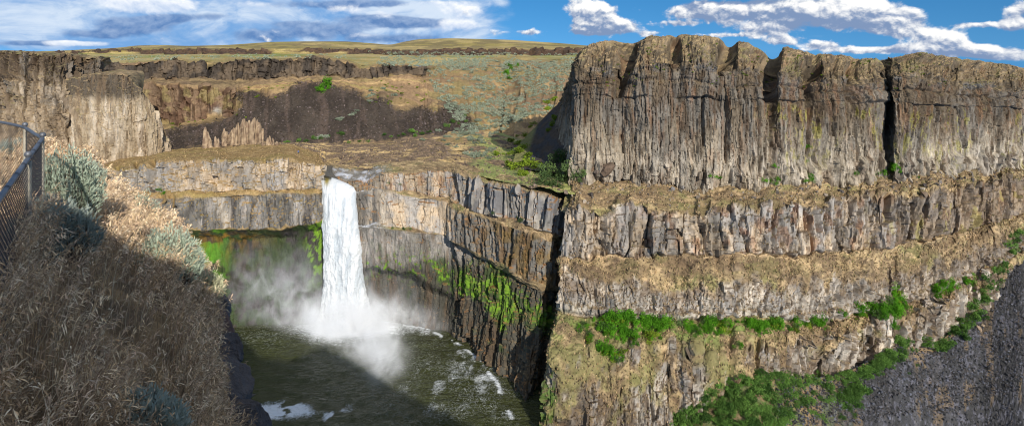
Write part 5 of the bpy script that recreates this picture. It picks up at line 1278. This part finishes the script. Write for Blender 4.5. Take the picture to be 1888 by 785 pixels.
for i, (p, rr_) in enumerate([(A0 + (A1 - A0) * .22, .03), (A0 + (A1 - A0) * .72, .034), (A1, .022), (A2, .026), (A3 + (A4 - A3) * .4, .03)]):
    zb = gz(*p) - .1
    V_, F_ = tube([(p[0], p[1], zb), (p[0], p[1], ZR - .03)], rr_, 12); po = part('post', V_, F_, M_POST)
    bm = bmesh.new(); bmesh.ops.create_uvsphere(bm, u_segments=14, v_segments=8, radius=.042); v = np.array([q.co[:] for q in bm.verts])
    f_ = [[q.index for q in x.verts] for x in bm.faces]; bm.free(); f_ = np.array([q + [q[-1]] if False else q for q in f_ if len(q) == 4])
    part('post_cap', v + np.array([p[0], p[1], ZR + .05]), f_, M_STEEL, po)
for p in [.12, .30, .45, .55, .64, .80, .90]:
    q = A0 + (A1 - A0) * p; e = (A1 - A0) / np.linalg.norm(A1 - A0) * .022
    V_, F_ = tube([(q[0] - e[0], q[1] - e[1], ZR), (q[0] + e[0], q[1] + e[1], ZR)], .033, 10); part('rail_band', V_, F_, M_WIRE)
def mesh_panel(a, b, p=.062, rw=.0030):
    L_ = np.linalg.norm(b - a); e = (b - a) / L_; n = np.array([-e[1], e[0]]); k = int(L_ / p); Vv, Ff, c = [], [], 0
    dz = p * .55
    for i in range(k):
        q = a + e * (i * p); zb = gz(*q) - .05; m = int((ZR - .02 - zb) / dz)
        j = np.arange(m + 1); off = np.where((j + i) % 2 == 0, -.5, .5) * p
        pts = np.stack([q[0] + e[0] * off, q[1] + e[1] * off, ZR - .02 - j * dz], 1)
        pts[:, :2] += n[None] * np.where((j + i) % 2 == 0, .003, -.003)[:, None]
        nn = np.array([n[0], n[1], 0]); ee = np.array([e[0], e[1], 0]); zz_ = np.array([0, 0, 1.0])
        ring = np.stack([pts + nn * rw, pts + ee * rw * 1.3, pts - nn * rw, pts - ee * rw * 1.3], 1)
        Vv.append(ring.reshape(-1, 3)); idx = np.arange((m + 1) * 4).reshape(m + 1, 4) + c; c += (m + 1) * 4
        Ff.append(np.stack([idx[:-1], np.roll(idx[:-1], -1, 1), np.roll(idx[1:], -1, 1), idx[1:]], -1).reshape(-1, 4))
    part('wire_mesh', np.concatenate(Vv), np.concatenate(Ff), M_WIRE, smooth=False)
mesh_panel(A0 + (A1 - A0) * .1, A1); mesh_panel(A1, A2); mesh_panel(A2, A3); mesh_panel(A3, A4)

# ------------------------------------------------------------------ near dry grass
M_STRAW = terrain_mat('straw', nscale=3, lo=.8, hi=1.2, bstr=0)
r = np.random.default_rng(21)
Pn = ner.P; Rn = ner.R
cellA = np.linalg.norm(np.cross(np.gradient(Pn, axis=0), np.gradient(Pn, axis=1)), axis=2)
dist = np.linalg.norm(Pn, axis=2)
wgt = cellA / np.maximum(dist, 3) ** 1.15 * ((Rn > .93) & (Rn < 3.22)) * ss(1.5, 2.5, Pn[..., 1])
wgt *= .08 + ss(.36, .62, fbm(ner.S / .9, Rn * 7, 501, 4, .6)) ** 1.3; wgt *= (1 - .6 * ss(2.75, 3.1, Rn))
wgt[(Rn < .99)] *= .2; wgt *= .35 + ss(.38, .58, fbm(ner.S / 3.2, Rn * 3, 507, 3))
NG = 36000
ii = r.choice(wgt.size, NG, p=(wgt / wgt.sum()).ravel()); base = Pn.reshape(-1, 3)[ii] + r.normal(size=(NG, 3)) * np.array([.06, .06, 0])
dd = np.linalg.norm(base, axis=1)
h = .62 * r.uniform(.5, 1.3, NG) * (.6 + .8 * ss(.35, .65, fbm(ner.S / 2.2, Rn * 4, 505, 3))).ravel()[ii] * (1 - .35 * ss(2.3, 3.1, Rn.ravel()[ii])) ; wd = np.maximum(.0055, dd * .00062)
an = r.normal(.35, .9, NG); ln = h * r.uniform(.12, .55, NG)
ld = np.stack([np.cos(an), np.sin(an), 0 * an], 1)
vd = base / dd[:, None]; sd_ = np.cross(vd, [0, 0, 1.0]); sd_ /= np.linalg.norm(sd_, axis=1, keepdims=True)
an2 = r.uniform(-.9, .9, NG); sd_ = sd_ * np.cos(an2)[:, None] + np.cross([0, 0, 1.0], sd_) * np.sin(an2)[:, None]
def pt(t): return base + np.array([0, 0, 1.0]) * (h * (t - .12 * t ** 3))[:, None] + ld * (ln * t ** 2.2)[:, None]
q, cl = [], []
c0 = np.array([lin(206, 180, 142), lin(184, 156, 120), lin(166, 140, 112), lin(194, 168, 140), lin(158, 136, 112), lin(216, 196, 164)])[r.integers(6, size=NG)] * r.uniform(.82, 1.42, (NG, 1))
ts = [0, .35, .7, 1.0]
for k in range(3):
    a, b = pt(ts[k]), pt(ts[k + 1]); wa, wb = (wd * (1 - .5 * ts[k]))[:, None], (wd * (1 - .5 * ts[k + 1]))[:, None]
    q.append(np.stack([a - sd_ * wa * .5, a + sd_ * wa * .5, b + sd_ * wb * .5, b - sd_ * wb * .5], 1)); cl.append(c0)
for k in range(6):                                                       # drooping seed head
    t0 = r.uniform(.72, 1.0, NG); a = pt(t0); dv = ld * .7 + r.normal(size=(NG, 3)) * .55 + np.array([0, 0, .15]); dv /= np.linalg.norm(dv, axis=1, keepdims=True)
    ll = (r.uniform(.035, .095, NG) * (1 + dd * .02))[:, None]; ww = (wd * 2.3)[:, None]
    m = a + dv * ll * .5
    q.append(np.stack([a, m + sd_ * ww * .5, a + dv * ll + np.array([0, 0, -.012]), m - sd_ * ww * .5], 1)); cl.append(c0 * 1.22)
o = link('dry_grass', blades_mesh('dry_grass', np.concatenate(q), M_STRAW, np.concatenate(cl))); tag(o, 'tall dry straw coloured grass covering the near slope', 'grass', kind='stuff')

# near sagebrush: stems and sprays of narrow silvery leaves
M_SILV = plant_mat('silver_leaf', lin(176, 188, 162), lin(210, 218, 194), .25, 4, .08)
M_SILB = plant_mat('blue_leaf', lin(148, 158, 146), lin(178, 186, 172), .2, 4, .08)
M_CREAM = plant_mat('cream_leaf', lin(200, 198, 156), lin(222, 218, 182), .25, 4, .08)
def near_sage(px, py, wdt, hgt, label, seed, mat=M_SILV, ns=150):
    loc, n, ob = hit(px, py)
    if loc is None: print('no hit', px, py); return
    r = np.random.default_rng(seed); root = empty('sagebrush', loc, label, 'sagebrush')
    an = r.uniform(0, 6.28, ns); rd = np.sqrt(r.uniform(0, 1, ns)) * .5 * wdt; hh = hgt * (1.05 - .55 * (rd / (.5 * wdt)) ** 2) * r.uniform(.75, 1.12, ns)
    tip = np.stack([rd * np.cos(an), rd * np.sin(an), hh], 1); b0 = tip * np.array([.18, .18, 0]) + np.array([0, 0, -.05])
    def sp_(t): return b0 * (1 - t) + tip * t + np.stack([np.cos(an), np.sin(an), an * 0], 1) * (.12 * wdt * math.sin(t * 3.1))
    Vv, Ff, c = [], [], 0
    for i in range(ns):
        pts = [b0[i] * (1 - t) + tip[i] * t + np.array([np.cos(an[i]), np.sin(an[i]), 0]) * (.12 * wdt * math.sin(t * 3.1)) for t in (0, .33, .66, 1)]
        v, f = tube(pts, [.009, .007, .005, .002], 4); Vv.append(v); Ff.append(f + c); c += len(v)
    link('stem', mesh_np('stem', np.concatenate(Vv), np.concatenate(Ff), M_WOOD), root)
    qs = []
    for k in range(34):
        t = r.uniform(.28, 1.0) ** .7; c_ = sp_(t) + r.normal(size=(ns, 3)) * .018
        d = (tip - b0); d /= np.linalg.norm(d, axis=1, keepdims=True); d = d + r.normal(size=(ns, 3)) * .42; d /= np.linalg.norm(d, axis=1, keepdims=True)
        s = np.cross(d, rand_unit(r, ns)); s /= np.linalg.norm(s, axis=1, keepdims=True)
        L_ = r.uniform(.05, .11, (ns, 1)) * hgt ** .3; w_ = .011
        qs.append(np.stack([c_, c_ + d * L_ * .55 + s * w_, c_ + d * L_, c_ + d * L_ * .55 - s * w_], 1))
    link('foliage', blades_mesh('foliage', np.concatenate(qs), mat), root)
near_sage(122, 425, 1.15, 1.35, 'large sunlit grey green sagebrush just right of the fence corner', 1, ns=230)
near_sage(310, 538, 1.25, 1.2, 'broad pale silver sagebrush on the rim of the near slope', 2, ns=240)
near_sage(382, 566, .8, .85, 'cream tipped sagebrush at the very edge above the dark rocks', 3, M_CREAM, 150)
near_sage(268, 428, .95, 1.25, 'upright grey green sagebrush in the sunlit grass near the rim', 4)
near_sage(95, 492, 1.1, .85, 'blue grey sagebrush in shade below the large sunlit one', 5, M_SILB)
near_sage(250, 850, .75, .5, 'low blue grey sagebrush at the bottom of the shaded grass', 6, M_SILB)
near_sage(155, 345, 1.6, 1.1, 'small pale sagebrush on the crest of the sunlit grass', 7, ns=110)
near_sage(22, 292, 1.6, .8, 'dark grey sagebrush beside the path behind the fence', 8, M_SILB)
# dark rocks at the rim
def near_rock(px, py, Y, s, c, label, seed):
    o = link('boulder', boulder_mesh('boulder', seed, c)); tag(o, label, 'boulder'); o.location = W(px, py, Y); o.scale = s; o.rotation_euler = (.3, seed * .4, seed)
near_rock(396, 610, 14.0, (.5, .6, .85), lin(118, 92, 82), 'reddish brown rock with lichen at the rim below the cream sagebrush', 31)
near_rock(392, 572, 15.0, (.45, .45, .38), lin(104, 98, 96), 'dark rock just under the cream sagebrush', 32)
near_rock(412, 652, 12.8, (.42, .5, .5), lin(98, 92, 90), 'dark jutting rock overhanging the pool below the reddish rock', 33)
near_rock(416, 722, 11.6, (.42, .5, .9), lin(108, 100, 96), 'tall dark slab of rim rock beside the pool', 34)
near_rock(442, 785, 10.4, (.42, .5, .6), lin(100, 92, 88), 'dark rim rock at the bottom corner beside the pool', 35)
# ------------------------------------------------------------------ camera, sun, world
cam = bpy.data.cameras.new('camera'); co = bpy.data.objects.new('camera', cam); col.objects.link(co)
cam.sensor_width = 36; cam.sensor_fit = 'HORIZONTAL'; cam.lens = 36 * F / 1888
co.location = (0, 0, 0); co.rotation_euler = (PI / 2, 0, 0)
cam.shift_y = -(392.5 - YH) / 1888
cam.clip_start = .1; cam.clip_end = 30000
sc.camera = co
SAZ, SEL = math.radians(22.5), math.radians(25)
sd = Vector((math.sin(SAZ) * math.cos(SEL), -math.cos(SAZ) * math.cos(SEL), math.sin(SEL)))
su = bpy.data.lights.new('sun', 'SUN'); so = bpy.data.objects.new('sun', su); col.objects.link(so)
su.energy = 4.3; su.angle = math.radians(.53); su.color = (1, .955, .885)
so.rotation_euler = (-sd).to_track_quat('-Z', 'Y').to_euler()
so.location = sd * 200

wd = bpy.data.worlds.new('World'); sc.world = wd; wd.use_nodes = True
nt = wd.node_tree; nt.nodes.clear(); L = nt.links.new
def Mn(op, a, b=None, c=None, clamp=False):
    n = nt.nodes.new('ShaderNodeMath'); n.operation = op; n.use_clamp = clamp
    for i, v in enumerate((a, b, c)):
        if v is None: continue
        if isinstance(v, (int, float)): n.inputs[i].default_value = v
        else: L(v, n.inputs[i])
    return n.outputs[0]
tc = nt.nodes.new('ShaderNodeTexCoord'); sp = nt.nodes.new('ShaderNodeSeparateXYZ'); L(tc.outputs['Generated'], sp.inputs[0])
dx, dy, dz = sp.outputs
AZ = Mn('ARCTAN2', dx, dy)
def sstep(x, a, b):
    n = nt.nodes.new('ShaderNodeMapRange'); n.interpolation_type = 'SMOOTHSTEP'
    L(x, n.inputs['Value']); n.inputs['From Min'].default_value = a; n.inputs['From Max'].default_value = b
    return n.outputs[0]
def noise(vec, scale, detail=8, rough=.55, dist=0.0):
    n = nt.nodes.new('ShaderNodeTexNoise'); n.inputs['Scale'].default_value = scale; n.inputs['Detail'].default_value = detail
    n.inputs['Roughness'].default_value = rough; n.inputs['Distortion'].default_value = dist
    L(vec, n.inputs['Vector']); return n.outputs['Fac']
def comb(x, y, z=0.0):
    n = nt.nodes.new('ShaderNodeCombineXYZ')
    for i, v in enumerate((x, y, z)):
        if isinstance(v, (int, float)): n.inputs[i].default_value = v
        else: L(v, n.inputs[i])
    return n.outputs[0]
# sky: the Nishita dome, low band read from a little higher up so that it stays deep blue
zz = Mn('ADD', Mn('MULTIPLY', Mn('ABSOLUTE', dz), 1.6), .30)
nrm = nt.nodes.new('ShaderNodeVectorMath'); nrm.operation = 'NORMALIZE'; L(comb(dx, dy, zz), nrm.inputs[0])
sky = nt.nodes.new('ShaderNodeTexSky'); sky.sky_type = 'NISHITA'; sky.sun_disc = False
sky.sun_elevation = SEL; sky.sun_rotation = PI - SAZ; sky.altitude = 300; sky.air_density = 1.2; sky.dust_density = .3; sky.ozone_density = 2.5
L(nrm.outputs[0], sky.inputs['Vector'])
hs = nt.nodes.new('ShaderNodeHueSaturation'); hs.inputs['Saturation'].default_value = 1.4; hs.inputs['Value'].default_value = 1.0
L(sky.outputs[0], hs.inputs['Color'])
# clouds: layered noise fields gathered into banks (azimuth, elevation)
def blob(px, py, rx, ry):
    a = math.atan((px - CX) / F); ca = math.cos(a)
    e = (YH - py) / F * ca
    ux = Mn('MULTIPLY', Mn('SUBTRACT', AZ, a), F / (rx * ca * ca)); uy = Mn('MULTIPLY', Mn('SUBTRACT', dz, e), F / (ry * ca))
    r2 = Mn('ADD', Mn('MULTIPLY', ux, ux), Mn('MULTIPLY', uy, uy))
    return Mn('POWER', 2.718, Mn('MULTIPLY', r2, -1.0)), uy
def total(bl):
    s, hgt = None, None
    for px, py, rx, ry, w in bl:
        g, uy = blob(px, py, rx, ry); v = Mn('MULTIPLY', g, w); h = Mn('MULTIPLY', v, uy)
        s = v if s is None else Mn('ADD', s, v); hgt = h if hgt is None else Mn('ADD', hgt, h)
    return s, hgt
def mixrgb(f, a, b):
    n = nt.nodes.new('ShaderNodeMix'); n.data_type = 'RGBA'; L(f, n.inputs[0])
    for i, v in ((6, a), (7, b)):
        if isinstance(v, tuple): n.inputs[i].default_value = (*v, 1)
        else: L(v, n.inputs[i])
    return n.outputs[2]
def clamp01(x): return Mn('MULTIPLY', x, 1.0, clamp=True)
CUM = [(1098,28,40,32,1.1),(1075,18,30,20,.7),(1158,50,30,13,.8),(1090,56,48,12,.8),(955,60,60,8,.7),(1195,63,20,6,.55),
       (1340,24,110,18,.85),(1480,14,120,24,1.0),(1590,24,75,26,1.1),(1660,42,70,17,.75),(1420,52,80,12,.7),(1290,18,60,15,.65),(1515,84,30,9,.9),(1640,60,60,10,.5),
       (1600,92,60,7,.75),(1732,72,46,18,1.1),(1700,92,80,10,.85),(1800,95,70,14,.95),(1860,102,60,11,.85),(1795,46,38,8,.75),(1866,46,30,14,.95),(1884,14,40,20,.75),(1255,44,50,6,.55),(1345,65,60,4,.45),(1440,72,44,6,.5),(1445,80,26,6,.6)]
WHT = [(265,14,70,16,.9),(330,8,60,12,.7),(210,2,60,10,.6),(845,46,40,14,.9),(860,20,60,10,.6),(820,6,50,8,.6),(700,28,40,9,.5),(160,82,70,6,.8),(120,78,40,4,.5),(560,20,50,8,.45),(650,18,40,9,.5),(455,8,50,7,.4),(690,64,70,6,.4)]
STR = [(50,25,190,44,1.1),(200,15,150,30,.9),(340,18,150,36,1.0),(250,52,150,30,.9),(90,78,160,16,.9),(450,50,180,50,1.1),(620,40,160,54,1.1),(760,40,130,46,1.1),(850,50,50,34,.9),(540,14,160,28,.8),(905,4,40,8,.6),(330,80,120,16,.8)]
DRK = [(250,46,70,13,1.0),(310,34,50,8,.9),(185,64,70,9,.7),(745,42,75,11,1.2),(680,34,40,9,.7),(600,56,70,16,.6),(600,10,90,9,.7),(740,72,90,10,.7),(60,80,70,6,.8),(470,66,80,14,.5),(700,6,60,8,.6),(400,30,50,8,.5),(540,44,40,6,.5)]
DRR = [(1390,3,90,7,1.2),(1250,5,90,9,.7),(1470,44,60,7,.6)]
def voro(vec, scale, det=4):
    n = nt.nodes.new('ShaderNodeTexVoronoi'); n.feature = 'F1'; n.inputs['Scale'].default_value = scale; n.inputs['Detail'].default_value = det
    n.inputs['Roughness'].default_value = .55; n.normalize = True
    L(vec, n.inputs['Vector']); return Mn('SUBTRACT', 1.0, n.outputs['Distance'])
wv = noise(comb(AZ, Mn('MULTIPLY', dz, 1.6), 3.3), 16.0, 4, .55)
wv2 = noise(comb(AZ, Mn('MULTIPLY', dz, 1.6), 8.3), 16.0, 4, .55)
def field(ox, oy):
    x = Mn('ADD', Mn('ADD', AZ, ox), Mn('MULTIPLY', wv, .03)); y = Mn('ADD', Mn('ADD', Mn('MULTIPLY', dz, 1.35), oy), Mn('MULTIPLY', wv2, .02))
    v = comb(x, y, 1.7)
    return Mn('ADD', Mn('MULTIPLY', voro(v, 26.0), .65), Mn('MULTIPLY', noise(v, 22.0, 9, .58), .55))
n1 = field(0.0, 0.0); n1b = field(.0030, .0075)
emb = Mn('MULTIPLY', Mn('SUBTRACT', n1, n1b), 3.2)
n2 = noise(comb(Mn('ADD', AZ, Mn('MULTIPLY', wv, .05)), Mn('MULTIPLY', dz, 2.2), 9.2), 11.0, 9, .58, .4)
st, _ = total(STR); dk, dkh = total(DRK); wh, whh = total(WHT); cu_, cuh = total(CUM); dr, _ = total(DRR)
# thin blue grey sheet
a_s = Mn('MULTIPLY', sstep(Mn('ADD', st, Mn('MULTIPLY', Mn('SUBTRACT', n2, .5), 1.3)), .18, .85), .92)
sheet = mixrgb(sstep(n2, .36, .66), (1.35, 2.75, 5.1), (5.0, 5.7, 6.6))
c = mixrgb(a_s, hs.outputs[0], sheet)
# darker puffs in it, then bright ones
a_d = Mn('MULTIPLY', sstep(Mn('ADD', dk, Mn('MULTIPLY', Mn('SUBTRACT', n1, .72), 1.5)), .22, .58), .88)
dcol = mixrgb(clamp01(Mn('ADD', Mn('ADD', emb, .22), Mn('MULTIPLY', dkh, .35))), (.62, 1.45, 3.3), (3.2, 4.1, 5.6))
c = mixrgb(a_d, c, dcol)
a_w = Mn('MULTIPLY', sstep(Mn('ADD', wh, Mn('MULTIPLY', Mn('SUBTRACT', n1, .72), 1.7)), .25, .75), .95)
wcol = mixrgb(clamp01(Mn('ADD', Mn('ADD', emb, .62), Mn('MULTIPLY', whh, .5))), (2.6, 3.7, 5.6), (7.2, 7.3, 7.4))
c = mixrgb(a_w, c, wcol)
# cumulus with grey undersides
a_c = sstep(Mn('ADD', cu_, Mn('MULTIPLY', Mn('SUBTRACT', n1, .72), 2.6)), .34, .68)
lit = Mn('SUBTRACT', Mn('ADD', Mn('ADD', Mn('MULTIPLY', emb, 1.5), .48), Mn('MULTIPLY', cuh, .8)), Mn('MULTIPLY', dr, .8))
cumc = mixrgb(sstep(lit, .0, 1.0), (1.5, 2.15, 3.5), (7.4, 7.35, 7.2))
c = mixrgb(a_c, c, cumc)
# unseen broken cloud added overhead and behind the viewer for whiter, brighter fill light
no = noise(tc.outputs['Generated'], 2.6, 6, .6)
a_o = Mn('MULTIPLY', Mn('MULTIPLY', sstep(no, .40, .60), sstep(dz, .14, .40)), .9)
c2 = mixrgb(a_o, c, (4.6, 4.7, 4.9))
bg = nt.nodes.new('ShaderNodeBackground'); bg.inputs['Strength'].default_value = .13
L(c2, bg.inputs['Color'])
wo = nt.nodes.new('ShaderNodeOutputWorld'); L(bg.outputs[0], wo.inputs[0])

sc.view_settings.view_transform = 'Standard'; sc.view_settings.look = 'None'
sc.view_settings.exposure = .18; sc.view_settings.gamma = 1
sc.render.engine = 'CYCLES'
sc.cycles.pixel_filter_type = 'BLACKMAN_HARRIS'; sc.cycles.filter_width = 1.1
cy = sc.cycles
cy.use_denoising = True
cy.max_bounces = 6; cy.diffuse_bounces = 3; cy.glossy_bounces = 2; cy.transmission_bounces = 4; cy.volume_bounces = 2; cy.transparent_max_bounces = 12
cy.use_adaptive_sampling = True; cy.adaptive_threshold = .015
cy.volume_step_rate = 1.0
